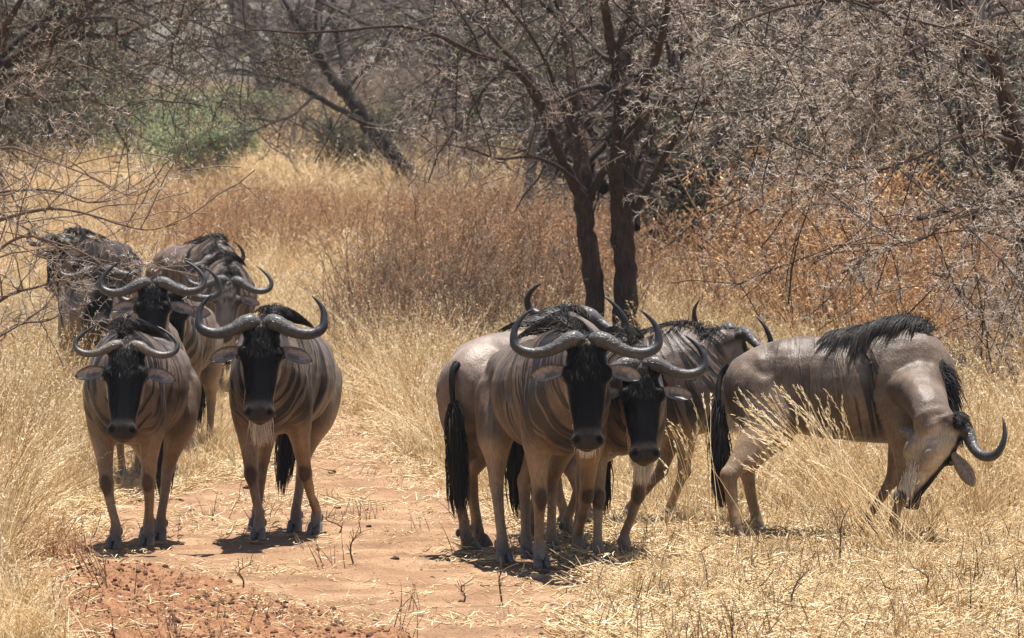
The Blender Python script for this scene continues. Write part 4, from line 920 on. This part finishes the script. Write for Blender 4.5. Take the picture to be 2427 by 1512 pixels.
    # shoulder groove, flank hollow, loin
    hol = -.026 * np.exp(-(((p[:, 0] + .30) / .10) ** 2 + ((p[:, 2] - .98) / .12) ** 2)) * (np.abs(p[:, 1]) > .08)
    hol += -.030 * np.exp(-(((p[:, 0] - .22 + (p[:, 2] - 1) * .25) / .035) ** 2 + ((p[:, 2] - .92) / .20) ** 2)) * (np.abs(p[:, 1]) > .1)
    hol += .020 * np.exp(-(((p[:, 0] + .46) / .05) ** 2 + ((p[:, 2] - 1.13) / .06) ** 2)) * (np.abs(p[:, 1]) > .06)
    p = p + nr * (disp + ribs + folds + hol * (1 - headm))[:, None]
    me.vertices.foreach_set('co', p.astype(np.float32).ravel())
    c4 = np.ones((nv, 4), np.float32); c4[:, :3] = np.clip(col, .003, 1)
    at = me.attributes.new('coat', 'FLOAT_COLOR', 'POINT'); at.data.foreach_set('color', c4.ravel())
    at = me.attributes.new('stripe', 'FLOAT', 'POINT'); at.data.foreach_set('value', np.clip(stripe * stripes, 0, 1).astype(np.float32))
    at = me.attributes.new('flow', 'FLOAT_VECTOR', 'POINT'); at.data.foreach_set('vector', flow.astype(np.float32).ravel())
    me.polygons.foreach_set('use_smooth', np.ones(len(me.polygons), bool)); me.materials.clear(); me.materials.append(M_COAT); me.update()
    E = empty('wildebeest', tuple(root)); E.rotation_euler = (0, 0, math.atan2(fw[1], fw[0])); E.scale = (scale,) * 3
    tag(E, label, 'wildebeest', group)
    link('body', me, E)
    # ---- horns
    HC = np.array(HORN_STD); HC[:, :2] *= horn; HC[:, 1] = np.where(HC[:, 1] < 0, HC[:, 1] * .60, HC[:, 1] * .82 * (1 + rng.normal(0, .05))); hsj = rng.normal(0, .035); HC[8:, 0] *= (1 + hsj * np.linspace(0, 2.2, 5)); HC[:, 2] += np.linspace(0, rng.normal(0, .04), 13); HC[:, 0] = .030 + (HC[:, 0] - .030) * hornsq; HC[:, 3] *= horn_thick * .89
    for sgn in (1, -1):
        c = catmull(HC, 44)
        jit = rng.normal(0, .012, 3)
        C = pl + w * (sgn * c[:, :1]) - a * (c[:, 1:2] * (1 + jit[0]) - .0) + u * (c[:, 2:3] - .035 + tilt * np.maximum(c[:, :1] - .1, 0))
        T = unit(np.gradient(C, axis=0)); A = unit(np.cross(np.tile(u, (44, 1)), T)); B = np.cross(T, A)
        acc = []; rr = np.maximum(c[:, 3], .0015) * (1 + .03 * np.sin(np.arange(44) * 2.1) * (c[:, 3] > .03))
        ring_loft(acc, C, A, B, rr, rr, rr, 18)
        V, F, T3 = acc[0]
        al = np.append(np.repeat(np.linspace(0, 1, 44), 18), [0, 1])
        link('horn', mesh_np('horn', V, F, horn_mat or M_HORN, f3=T3, attrs={'along': al}), E)
    # ---- ears: cupped leaves with thickness
    for sgn in (1, -1):
        nl, nw_ = 13, 7
        drop = .02 + rng.normal(0, .05); L_ = .205
        ax = unit(w * sgn * 1.0 + a * (.16 + drop) - u * .12); wd = unit(a - (a @ ax) * ax); nn = unit(np.cross(wd, ax) * sgn); nn = nn if nn @ u > 0 else -nn
        if eardir is not None: ax = dirL(eardir) if sgn < 0 else ax; L_ = .25 if sgn < 0 else L_
        wd = unit(a - (a @ ax) * ax)
        o0 = HP(.135, sgn * .105, -.06)
        s_ = np.linspace(0, 1, nl); wid = np.interp(s_, [0, .12, .35, .6, .8, .93, 1], [.020, .030, .047, .051, .040, .022, .004])
        V1, cc = [], []
        for layer in (0, 1):
            for i, s in enumerate(s_):
                for j in range(nw_):
                    v = -1 + 2 * j / (nw_ - 1); cup = (v * v) * .030 * (1 - .5 * s) * (1 if s > .0 else 1)
                    P_ = o0 + ax * (s * L_) + wd * (v * wid[i] * .93) + nn * (cup - .02 + .012 * math.sin(s * 3)) - nn * (.007 * layer * (1 - abs(v) ** 3))
                    V1.append(P_)
                    if layer: cc.append(np.array((.17, .13, .10)))
                    else:
                        edge = max(abs(v), s ** 3)
                        dk = 1 if edge > .80 else 0
                        spots = 1 if (abs(v - .25) < .35 and .25 < s < .6) else 0
                        cin = np.array((.26, .205, .175)) * (1 - .55 * spots)
                        cc.append(np.array((.05, .04, .035)) if dk else cin)
        V1 = np.array(V1); m_ = nl * nw_; F = []
        for i in range(nl - 1):
            for j in range(nw_ - 1):
                q0 = i * nw_ + j
                F.append((q0, q0 + 1, q0 + nw_ + 1, q0 + nw_)); F.append((m_ + q0, m_ + q0 + nw_, m_ + q0 + nw_ + 1, m_ + q0 + 1))
        for i in range(nl - 1):
            for j in (0, nw_ - 1):
                q0 = i * nw_ + j; F.append((q0, q0 + nw_, m_ + q0 + nw_, m_ + q0))
        link('ear', mesh_np('ear', V1, np.array(F), M_EAR, attrs={'coat': np.array(cc)}), E)
        # eyes
        acc = []; t = np.linspace(-1, 1, 9); r = np.sqrt(np.maximum(1 - t * t, .01)) * .024
        ring_loft(acc, HP(.185, sgn * .122, -.040) + a * (t * .024)[:, None], np.tile(w, (9, 1)), np.tile(u, (9, 1)), r, r, r, 12)
        link('eye', mesh_np('eye', acc[0][0], acc[0][1], M_EYE, f3=acc[0][2]), E)
    # ---- hair
    def strands(name, roots, dirs, length, rad, grav, mat, K=5, clump=0, rnd=None):
        n = len(roots); t = np.linspace(0, 1, K)
        length = np.broadcast_to(length, (n,))
        P = np.empty((n, K, 3)); P[:, 0] = roots; d = unit(dirs)
        grav = np.asarray(grav, float)
        for k in range(1, K):
            d = unit(d + np.array([0, 0, -1.]) * grav / (K - 1) + rng.normal(0, .07, (n, 3)))
            P[:, k] = P[:, k - 1] + d * (length / (K - 1))[:, None]
        rr = rad * np.array([1, 1, .85, .6, .15])[None, :K] * np.ones((n, 1))
        V, F, i = tubes(P, rr, 3)
        rn = rng.random(n) if rnd is None else rnd
        link(name, mesh_np(name, V, F, mat, attrs={'rnd': rn[i]}), E)['kind'] = 'stuff'
    back = np.array([[q_, 0, np.interp(q_, x, top) + (.03 if q_ > .1 else .0)] for q_ in (.50, .38, .26, .12, -.05)])
    cl = np.vstack([crest[::-1][:-3], back]); cl = catmull(cl, 80)
    n = 1000 if neck >= 1 else 2200; ii = rng.random(n) * 78 * (len(crest) - 3) / (len(crest) + 2); i0 = ii.astype(int); fr = (ii - i0)[:, None]; rt = cl[i0] * (1 - fr) + cl[i0 + 1] * fr
    sd = rng.random(n); clumpv = np.sin(ii * .9 + seed) * .5
    rt = rt + np.column_stack([rng.normal(0, .01, n), rng.normal(0, .015 if neck >= 1 else .030, n), rng.normal(-.014, .006, n)])
    tang = unit(cl[i0 + 1] - cl[i0])
    outw = unit(np.cross(tang, np.cross([0, 0, 1.], tang)) + 1e-4)
    nk = len(crest) - 3; onneck = ii < 78 * nk / (nk + 5)
    crB = np.array([B_ for B_ in unit(crest - NC)])[::-1]
    oi = np.clip((ii / 78 * (nk + 4)).astype(int), 0, len(crB) - 1)
    outw = np.where(onneck[:, None], crB[oi], np.array([0, 0, 1.]))
    sidev = np.tile([0, 1., 0], (n, 1)) * (mane_fall * np.where(onneck, .22 + .4 * clumpv, 1.0 + .2 * clumpv) + rng.normal(0, .22, n))[:, None]
    ln = np.where(onneck, .125 if neck >= 1 else .17, .24) * (.6 + .6 * rng.random(n))
    ln *= np.interp(ii / 78, [0, .1, .5, .85, 1], [.5, .8, 1.0, 1.05, .6])
    nm_ = onneck
    strands('mane', rt[nm_], (outw * .42 + sidev)[nm_], ln[nm_], .0028, 2.3, M_BLACKHAIR)
    # hair over the withers lies on the shoulder and trails backwards and down
    n = int(1700 * hairy); u_ = rng.random(n); x0 = .60 - u_ * .62; z0 = np.interp(x0, x, top) + np.interp(x0, [.0, .12, .5, .62], [0, .02, .035, .02])
    hwid = np.interp(x0, x, hw); L0 = np.interp(u_, [0, .2, .6, 1], [.10, .20, .34, .22]) * rng.uniform(.45, 1.15, n) * (.45 + .55 * hairy)
    sg_ = np.where(rng.random(n) < .88, mane_fall, -mane_fall); cl_ = np.sin(x0 * 60 + seed) * .5 + np.sin(x0 * 23) * .5
    K = 7; P = np.empty((n, K, 3)); y0 = rng.normal(0, .010, n)
    for k in range(K):
        f = k / (K - 1); reach = L0 * f
        yy = np.abs(y0) + reach * .72 + .006 * np.sin(f * 7 + x0 * 40); yr = np.minimum(yy / hwid, .97)
        zz = z0 - (np.interp(x0, x, top) - np.interp(x0, x, cz)) * (1 - np.sqrt(1 - yr ** 2)) * .92 + .014 + .016 * np.sin(f * 3.0) * rng.uniform(.2, 1.6, n)
        P[:, k] = np.column_stack([x0 - reach * (.42 + .25 * cl_), sg_ * yy, zz])
    V, F, i_ = tubes(P, .0026 * np.array([1, 1, 1, .9, .75, .5, .15])[None] * np.ones((n, 1)), 3)
    link('withers_hair', mesh_np('withers_hair', V, F, M_BLACKHAIR, attrs={'rnd': rng.random(n)[i_]}), E)['kind'] = 'stuff'
    n = 110; x0 = rng.uniform(.34, .60, n)
    strands('crest_tuft', np.column_stack([x0, rng.normal(0, .012, n), np.interp(x0, x, top) + .03]), np.column_stack([rng.normal(.1, .25, n), rng.normal(.2 * mane_fall, .25, n), np.ones(n)]), rng.uniform(.03, .08, n), .0024, 1.2, M_BLACKHAIR)
    # forelock over the brow and nose
    n = 140; l1 = rng.normal(0, .032, n); t1_ = rng.random(n) ** 1.4 * .22 - .03
    strands('forelock', np.array([HP(t, l * (1 + t), .006) for t, l in zip(t1_, l1)]), a[None, :] * .9 + u[None, :] * .25 + w[None, :] * rng.normal(0, .35, n)[:, None], rng.uniform(.025, .05, n), .002, .3, M_BLACKHAIR)
    # beard
    n = int(900 * min(1.1, beard + .15)); tb = rng.random(n)
    th = np.vstack([[HP(.50, 0, -.12)], [HP(.40, 0, -.15)], [HP(.28, 0, -.19)], throat[::-1][3:6]])[:(3 if neck < 1 else 9)]; th = catmull(th, 40)
    i0 = (tb ** (1.3 if beard > .5 else 1.8) * 38).astype(int); rt = th[i0] + w[None, :] * rng.normal(0, .022, n)[:, None]
    strands('beard', rt, np.tile([0, 0, -1.], (n, 1)) - u[None, :] * .25 + rng.normal(0, .12, (n, 3)), np.interp(i0, [0, 8, 25, 38], [.15, .23, .20, .08]) * beard * rng.uniform(.6, 1.25, n), .0027, 1.0, M_PALEHAIR)
    # tail
    if tail:
        tp = np.array([(-.66, 0, 1.08), (-.705, 0, 1.04), (-.722, tailswing * .3, .95), (-.715, tailswing * .6, .82), (-.70, tailswing * .85, .70), (-.69, tailswing, .58)])
        c = catmull(tp, 16); V, F, i = tubes(c[None], np.interp(np.arange(16), [0, 3, 15], [.030, .019, .012])[None], 8)
        tl = link('tail', mesh_np('tail', V, F, M_TAILHAIR, attrs={'rnd': np.full(len(V), .5)}), E)
        n = 520; s = rng.random(n) ** 1.0; k = 8.5 + s * 6.4; k0 = np.minimum(k.astype(int), 14); rt = c[k0] + rng.normal(0, .014, (n, 3))
        K = 5; P = np.empty((n, K, 3)); P[:, 0] = rt; sp = rng.normal(0, 1, (n, 2)); 
        for j in range(1, K):
            f = j / (K - 1)
            P[:, j] = rt + np.column_stack([sp[:, 0] * .022 * math.sin(f * 2.6) + tailswing * .05 * f, sp[:, 1] * .026 * math.sin(f * 2.5) + tailswing * .25 * f, -f * (.20 + .24 * s * rng.uniform(.6, 1, n))])
        V, F, i = tubes(P, .0045 * np.array([1, 1, .9, .7, .2])[None] * np.ones((n, 1)), 3)
        link('tail_tuft', mesh_np('tail_tuft', V, F, M_TAILHAIR, attrs={'rnd': rng.random(n)[i]}), tl)['kind'] = 'stuff'
    # ---- hooves
    for key, pts, jn, ft in legs:
        va, fa, ta_, n_ = [], [], [], 0
        for sd in (1, -1):
            acc = []
            zz = np.array([.001, .012, .03, .05, .068, .078]); xc = ft[0] + np.array([.046, .045, .036, .025, .014, .006]); lx = np.array([.056, .056, .049, .040, .032, .018]); ly = np.array([.0235, .0235, .022, .021, .019, .010])
            c = np.column_stack([xc, np.full(6, ft[1]) + sd * .0245, zz])
            ring_loft(acc, c, np.tile([1., 0, 0], (6, 1)), np.tile([0, 1., 0], (6, 1)), lx, ly, ly, 14)
            V, F, Tt = acc[0]; va.append(V); fa.append(F + n_); ta_.append(Tt + n_); n_ += len(V)
            acc = []
            c = np.column_stack([ft[0] + np.array([-.045, -.052, -.052, -.045]), np.full(4, ft[1]) + sd * .026, [.125, .108, .09, .078]])
            ring_loft(acc, c, np.tile([1., 0, 0], (4, 1)), np.tile([0, 1., 0], (4, 1)), [.008, .015, .013, .004], [.007, .012, .010, .003], [.007, .012, .010, .003], 8)
            V, F, Tt = acc[0]; va.append(V); fa.append(F + n_); ta_.append(Tt + n_); n_ += len(V)
        link('hoof', mesh_np('hoof', np.concatenate(va), np.concatenate(fa), M_HOOF, f3=np.concatenate(ta_)), E)
    return E
# ------------------------------------------------------------------ the herd
GL, GR = 'left hand file of wildebeest', 'right hand cluster of wildebeest'
def at(px, y, dd=0.0):               # root under the body: px column and the row of the ground there
    return (px, y)
wildebeest('wildebeest with slim pale rough horns at the left front, facing the camera', (338, 1286), -11,
    [(350, 1293), (271, 1301), (379, 1281), (350, 1277)], (298, 822, 33.9), (294, 1025, 0), (1, 0, -.02), scale=.99, horn=.80, horn_thick=.70, seed=1, horn_mat=M_HORN2, group=GL, hornsq=1.0, coat=(.21, .158, .125), tailswing=-.04, beard=.35)
wildebeest('wildebeest with wide dark cracked horns standing on bare dirt, right of the slim horned one', (678, 1268), -10,
    [(748, 1268), (613, 1281), (700, 1262), (608, 1256)], (619, 770, 34.3), (617, 985, 0), (1, 0, -.01), scale=1.03, horn=.96, horn_thick=1.08, seed=2, group=GL, tailswing=-.15, beard=1.1, width=1.05)
wildebeest('wildebeest with its black face just above the back of the slim horned one', (346, 1148), -4,
    [None, None, None, None], (361, 675, 40.1), (364, 846, 0), (1, 0, .02), scale=.97, horn=.98, seed=3, group=GL, coat=(.25, .18, .125), tailswing=-.1)
wildebeest('wildebeest mostly hidden behind another black face, one ear and striped flank showing', (428, 1088), -8,
    [None, None, None, (.1, 0)], (401, 694, 43.4), (410, 870, 0), (1, 0, -.02), scale=1.0, horn=1.0, seed=4, group=GL, coat=(.235, .175, .13))
wildebeest('wildebeest behind thorny twigs at the left, grey bosses above a black face', (212, 1000), 8,
    [None, None, None, None], (237, 643, 50.5), (243, 770, 0), (1, 0, 0), scale=1.0, horn=.95, seed=5, group=GL, coat=(.21, .155, .115))
wildebeest('shade darkened wildebeest farthest left, turned to the left behind thorn twigs', (228, 838), -32,
    [None, None, None, None], (128, 566, 62.3), (118, 690, 0), (.85, -.5, 0), scale=1.0, horn=.95, seed=6, group=GL, coat=(.115, .09, .08))  # coat colour darkened to stand in for the shade around this animal
wildebeest('wildebeest with haze greyed face standing behind the big dark horned one, clear of the twigs', (537, 942), 2,
    [(545, 951), (492, 957), (520, 946), (566, 944)], (543, 668, 54.6), (530, 800, 0), (1, 0, -.03), scale=1.02, horn=1.03, seed=7, group=GL, coat=(.25, .19, .15), face=(.055, .043, .038))  # face colour lifted to grey, painting in the sunlit haze before it
wildebeest('rearmost wildebeest with rounded rump to the left and brown forehead turned to the right', (457, 851), 42,
    [None, None, None, None], (510, 616, 61.2), (528, 740, 0), (.93, .35, 0), scale=.98, horn=.85, seed=8, group=GL, coat=(.27, .195, .15), face=(.06, .035, .027))
# right cluster
wildebeest('frontmost wildebeest of the right cluster, facing the camera with wide curved horns', (1285, 1335), 17,
    [(1372, 1328), (1280, 1347), (1249, 1324), (1192, 1334)], (1391, 812, 31.9), (1394, 1055, 0), (1, .06, 0), scale=1.03, horn=1.0, horn_thick=1.0, seed=9, group=GR, hornsq=1.04, tailswing=.06, coat=(.25, .18, .125), beard=.7, hairy=.75, headlen=.58)
wildebeest('wildebeest whose head hangs just right of and lower than the frontmost head', (1445, 1318), 10,
    [(1482, 1326), (1418, 1338), (1372, 1306), (1308, 1312)], (1520, 868, 32.6), (1529, 1082, 0), (1, .05, -.07), scale=.98, horn=.98, seed=10, group=GR, tailswing=.08, coat=(.24, .175, .13))
wildebeest('wildebeest seen from behind, sun paled rump and black tail at the left of the cluster', (1248, 1298), 143,
    [(1262, 1284), (1350, 1288), (1106, 1306), (1134, 1296)], (1374, 744, 35.2), (1408, 950, 0), (-.72, .70, -.12), scale=1.04, horn=.95, seed=11, group=GR, mdepth=1, coat=(.33, .265, .22), tailswing=-.03)  # paler coat colour carries the sun glint seen on the rump
wildebeest('wildebeest looking away, its two upright horns just left of the grazing rump', (1475, 1262), 97,
    [(1500, 1252), (1598, 1247), (1402, 1268), (1345, 1270)], (1752, 787, 35.9), (1790, 980, 0), (-.52, .85, -.04), scale=.95, horn=1.10, seed=12, group=GR, mdepth=1, coat=(.22, .165, .135), tail=True, hairy=.3, horn_thick=.85)
wildebeest('wildebeest grazing with its head down at the right, black mane draped over its shoulder', (1985, 1291), 84,
    [(2062, 1286), (2128, 1294), (1800, 1280), (1752, 1301)], (2268, 1018, 34.1), (2162, 1190, 0), (-.62, .60, .30), scale=1.0, horn=.98, seed=13, group='grazing wildebeest', mdepth=0, coat=(.235, .18, .14), mane_fall=-1, tailswing=-.16, stripes=.95, hairy=1.0, facew=.03, cheek=(.34, .28, .225), eardir=(.52, -.30, -.78), beard=.35, neck=.74, headlen=.56)
# ------------------------------------------------------------------ small things on the ground
M_DUNG = plain('dry_dung', (.055, .034, .022), .9, .1, 60, .5, .01)
M_STONE = plain('pale_stone', (.34, .26, .19), .85, .2, 25, .4, .01)
M_CLOD = plain('red_soil_clod', (.20, .108, .064), .95, .1, 40, .4, .01)
M_CHIP = plain('white_chip', (.70, .66, .60), .7, .2, 40, .15)
def lump(name, px, py, wpx, mat, label, cat, group=None, flat=.6, seed=0):
    import bmesh
    p = G(px, py); rgs = np.random.default_rng(seed + int(px)); r = wpx / 2 / FPX * p[1]
    bm = bmesh.new(); bmesh.ops.create_icosphere(bm, subdivisions=3, radius=1); v = np.array([q.co[:] for q in bm.verts])
    n = 1 + .55 * (fbm(v[:, 0] * 1.6 + px, v[:, 1] * 1.6, v[:, 2] * 1.6, seed=seed, octv=4) - .5) * 2; v = v * n[:, None] * r * np.array([1, .8, flat])
    for q, c in zip(bm.verts, v): q.co = c
    me = bpy.data.meshes.new(name); bm.to_mesh(me); bm.free(); me.materials.append(mat); me.polygons.foreach_set('use_smooth', np.ones(len(me.polygons), bool))
    o = link(name, me, loc=(p[0], p[1], float(height(np.array([p[0]]), np.array([p[1]]))[0]) + r * flat * .45)); o.rotation_euler = (0, 0, rgs.random() * 6)
    return tag(o, label, cat, group)
DG = 'dung lumps on the path'
for px, py, w_, lab in [(874, 1247, 17, 'dark dung lump on bare earth right of the dark horned wildebeest, level with its hooves'), (936, 1319, 22, 'flat dark dung lump in the middle of the open dirt'),
                        (1024, 1362, 13, 'small dark dung lump below left of the cluster on open dirt'), (760, 1120, 30, 'biggest dung pile, behind the dark horned wildebeest at the grass edge'),
                        (786, 1116, 20, 'dung lump touching the right end of the biggest dung pile'), (586, 1146, 22, 'dung lump left of the dark horned wildebeest among straw'), (802, 1200, 13, 'small dung lump halfway up the path right of the dark horned wildebeest'),
                        (454, 1203, 18, 'dark dung lump between the two front left wildebeest'), (992, 1224, 12, 'small dark dung lump at the left of the cluster hooves')]:
    lump('dung_lump', px, py, w_, M_DUNG, lab, 'dung', DG, .5, 3)
lump('stone', 1268, 1357, 36, M_STONE, 'pale stone beside the front hoof of the frontmost clustered wildebeest', 'stone', 'stones', .6, 5)
lump('stone', 1313, 1432, 20, M_STONE, 'brownish stone in the straw below the cluster', 'stone', 'stones', .8, 6)
lump('stone', 1736, 1483, 26, M_STONE, 'flat stone in the straw at the bottom right of centre', 'stone', 'stones', .4, 7)
lump('white_chip', 414, 1379, 9, M_CHIP, 'white chip upright on the red soil, left one', 'chip', 'white chips', 1.3, 8)
lump('white_chip', 512, 1415, 9, M_CHIP, 'white chip on the red soil, right one', 'chip', 'white chips', 1.3, 9)
rq = np.random.default_rng(91)
import bmesh
def clod_acc(rr):
    bm = bmesh.new(); bmesh.ops.create_icosphere(bm, subdivisions=2, radius=1); v = np.array([q.co[:] for q in bm.verts]); f3 = np.array([[w_.index for w_ in q.verts] for q in bm.faces]); bm.free()
    n = 1 + .6 * (fbm(v[:, 0] * 1.5 + rr.random() * 9, v[:, 1] * 1.5, v[:, 2] * 1.5, seed=3, octv=3) - .5) * 2
    class _O: 
        def mesh(s, name, mat): return mesh_np(name, v * n[:, None] * np.array([1, .85, .7]), None, mat, f3=f3)
    return _O()
lib('soil_crumb', M_CLOD, [clod_acc(rq) for _ in range(6)])
P, px, py, rg = sample(26000, 26, 35, lambda x, y, px, py: red_mask(x, y) * .8 + .02, 71)
scatter('soil_crumbs', 'soil_crumb', P, yaw(rg, len(P), .5), .003 + .016 * rg.random(len(P)) ** 6 + .005 * rg.random(len(P)))
# tussock of arching seeding grass before the grazing animal
def arch_clump(name, label, base, tips, n, seed, d, mat=M_GOLD, r0=.0030, bulge=.35, heads=True, cat='grass tussock'):
    rr = np.random.default_rng(seed); b = G(*base); a = Acc(); K = 8; P = np.empty((n, K, 3))
    bz = height(np.array([b[0]]), np.array([b[1]]))[0]; b = np.array([b[0], b[1], bz])
    for i in range(n):
        s = b + np.array([rr.normal(0, .16), rr.normal(0, .14), -.02]); tp = np.array([rr.uniform(*tips[0]), rr.uniform(*tips[1])]); e = W(tp[0], tp[1], b[1] + rr.normal(-.15, .3))
        c = s * .45 + e * .55; c[2] += bulge * rr.uniform(.3, 1.1) * np.linalg.norm(e - s) * .5
        t = np.linspace(0, 1, K)[:, None]; P[i] = (1 - t) ** 2 * s + 2 * (1 - t) * t * c + t ** 2 * e
    P -= b; rnd = np.clip(rr.random(n) * .6 + .4, 0, 1)
    a.tube(P, np.tile(np.linspace(1.15, .35, K) * r0, (n, 1)), 3, rnd)
    E_ = empty(name, tuple(b)); tag(E_, label, cat)
    o = link('stems', a.mesh('stems', mat), E_); o['kind'] = 'stuff'
    if heads:
        q = 16; a = Acc(); e, e0 = P[:, -1], P[:, -2]; s = rr.uniform(-1.0, .3, (n, q))[..., None]; b0 = e[:, None] + (e - e0)[:, None] * s
        dr = unit(unit(e - e0)[:, None] + rr.normal(0, .22, (n, q, 3))); pp = np.stack([b0, b0 + dr * .014, b0 + dr * .030], 2).reshape(-1, 3, 3)
        a.tube(pp, np.tile([.0010, .0021, .0005], (len(pp), 1)), 3, np.clip(np.repeat(rnd, q) + .2, 0, 1)); o = link('seed_heads', a.mesh('seed_heads', mat), E_); o['kind'] = 'stuff'
arch_clump('grass_tussock', 'tall golden grass with seed heads arching left across the belly of the grazing wildebeest', (2085, 1330), ((1745, 2010), (925, 1130)), 110, 1, 33, r0=.0022)
arch_clump('grass_tussock', 'golden seeding grass between the cluster and the tail of the grazing wildebeest', (1700, 1310), ((1570, 1690), (930, 1130)), 22, 2, 33, r0=.002)
arch_clump('grass_tussock', 'reddish dry grass clump at the left bottom before the slim horned wildebeest', (120, 1345), ((15, 215), (1185, 1300)), 130, 3, 30, M_RUST, .0026, .1, False)
arch_clump('grass_tussock', 'pale grass clump overhanging the bare ground right of the dark horned wildebeest', (960, 985), ((820, 1000), (850, 930)), 40, 4, 50)
arch_clump('grass_tussock', 'seeding grass rising behind the left shoulder of the cluster', (1010, 935), ((950, 1110), (770, 850)), 30, 5, 52)
arch_clump('grass_tussock', 'golden grass clump bent over in the bottom left corner', (60, 1560), ((-90, 190), (1370, 1480)), 130, 6, 27, M_GOLD, .0026, .5, False)
arch_clump('grass_tussock', 'pale brown brushy grass clump right of the front hooves of the cluster', (1500, 1420), ((1380, 1620), (1310, 1400)), 150, 7, 31, M_STRAW, .0022, .1, False)
for i, (px, py, h_, lab) in enumerate([(1098, 1420, 55, 'short dead stick plant on the dirt, left of the cluster front hooves'), (1191, 1425, 88, 'tall thin dead stem standing before the cluster hooves'), (1425, 1412, 100, 'branching dead twig plant below the lower clustered head'),
        (575, 1392, 60, 'dead forked seedling on the bare dirt between the two front left animals'), (838, 1330, 80, 'dead twig seedling at the right of the bare dirt'), (802, 1262, 50, 'small dead seedling right of the dark horned wildebeest hooves'),
        (1885, 1475, 120, 'dark dead stem in the straw at the bottom right'), (1990, 1360, 170, 'greenish brown weed stem before the grazing wildebeest'), (2200, 1440, 100, 'dead weed stem near the right bottom'), (1790, 1430, 70, 'thin dead stem among straw below the grazing tail')]):
    b = G(px, py); rr = np.random.default_rng(i + 50); H_ = h_ / FPX * b[1]; E_ = empty('dead_seedling', (b[0], b[1], float(height(np.array([b[0]]), np.array([b[1]]))[0]) - .01)); tag(E_, lab, 'seedling', 'dead seedlings')
    st = np.array([[0, 0, 0], [rr.normal(0, .02), 0, H_ * .4], [rr.normal(0, .03), 0, H_ * .75], [rr.normal(0, .04), 0, H_]]); c = catmull(st, 8)[None]; V, F, j = tubes(c, np.linspace(.0065, .0025, 8)[None], 5)
    link('stem', mesh_np('stem', V, F, M_STEM, attrs={'rnd': np.full(len(V), .2)}), E_)
    Q, Rq = sub_branches(rr, c, np.full((1, 8), .006), 8, .4, 4, .25, .4, .2, .8, .5, .0020); a = Acc(); a.tube(Q, Rq, 3, np.full(8, .3))
    o = link('twigs', a.mesh('twigs', M_STEM), E_); o['kind'] = 'stuff'
# ------------------------------------------------------------------ dusty hot air
hz = bpy.data.materials.new('warm_haze'); hz.use_nodes = True; nt = hz.node_tree; nt.nodes.remove(nt.nodes['Principled BSDF'])
pv = nt.nodes.new('ShaderNodeVolumePrincipled'); pv.inputs['Color'].default_value = (.90, .91, .97, 1); pv.inputs['Density'].default_value = .0002; pv.inputs['Anisotropy'].default_value = .2
nt.links.new(pv.outputs[0], nt.nodes['Material Output'].inputs['Volume'])
X0, X1, Y0, Y1, Z0, Z1 = -3400, 3400, -60, 3400, -20, 75
vv = np.array([(x, y, z) for x in (X0, X1) for y in (Y0, Y1) for z in (Z0, Z1)]); ff = np.array([(0, 1, 3, 2), (4, 6, 7, 5), (0, 4, 5, 1), (2, 3, 7, 6), (0, 2, 6, 4), (1, 5, 7, 3)])
tag(link('haze', mesh_np('haze', vv, ff, hz, smooth=False)), kind='stuff')
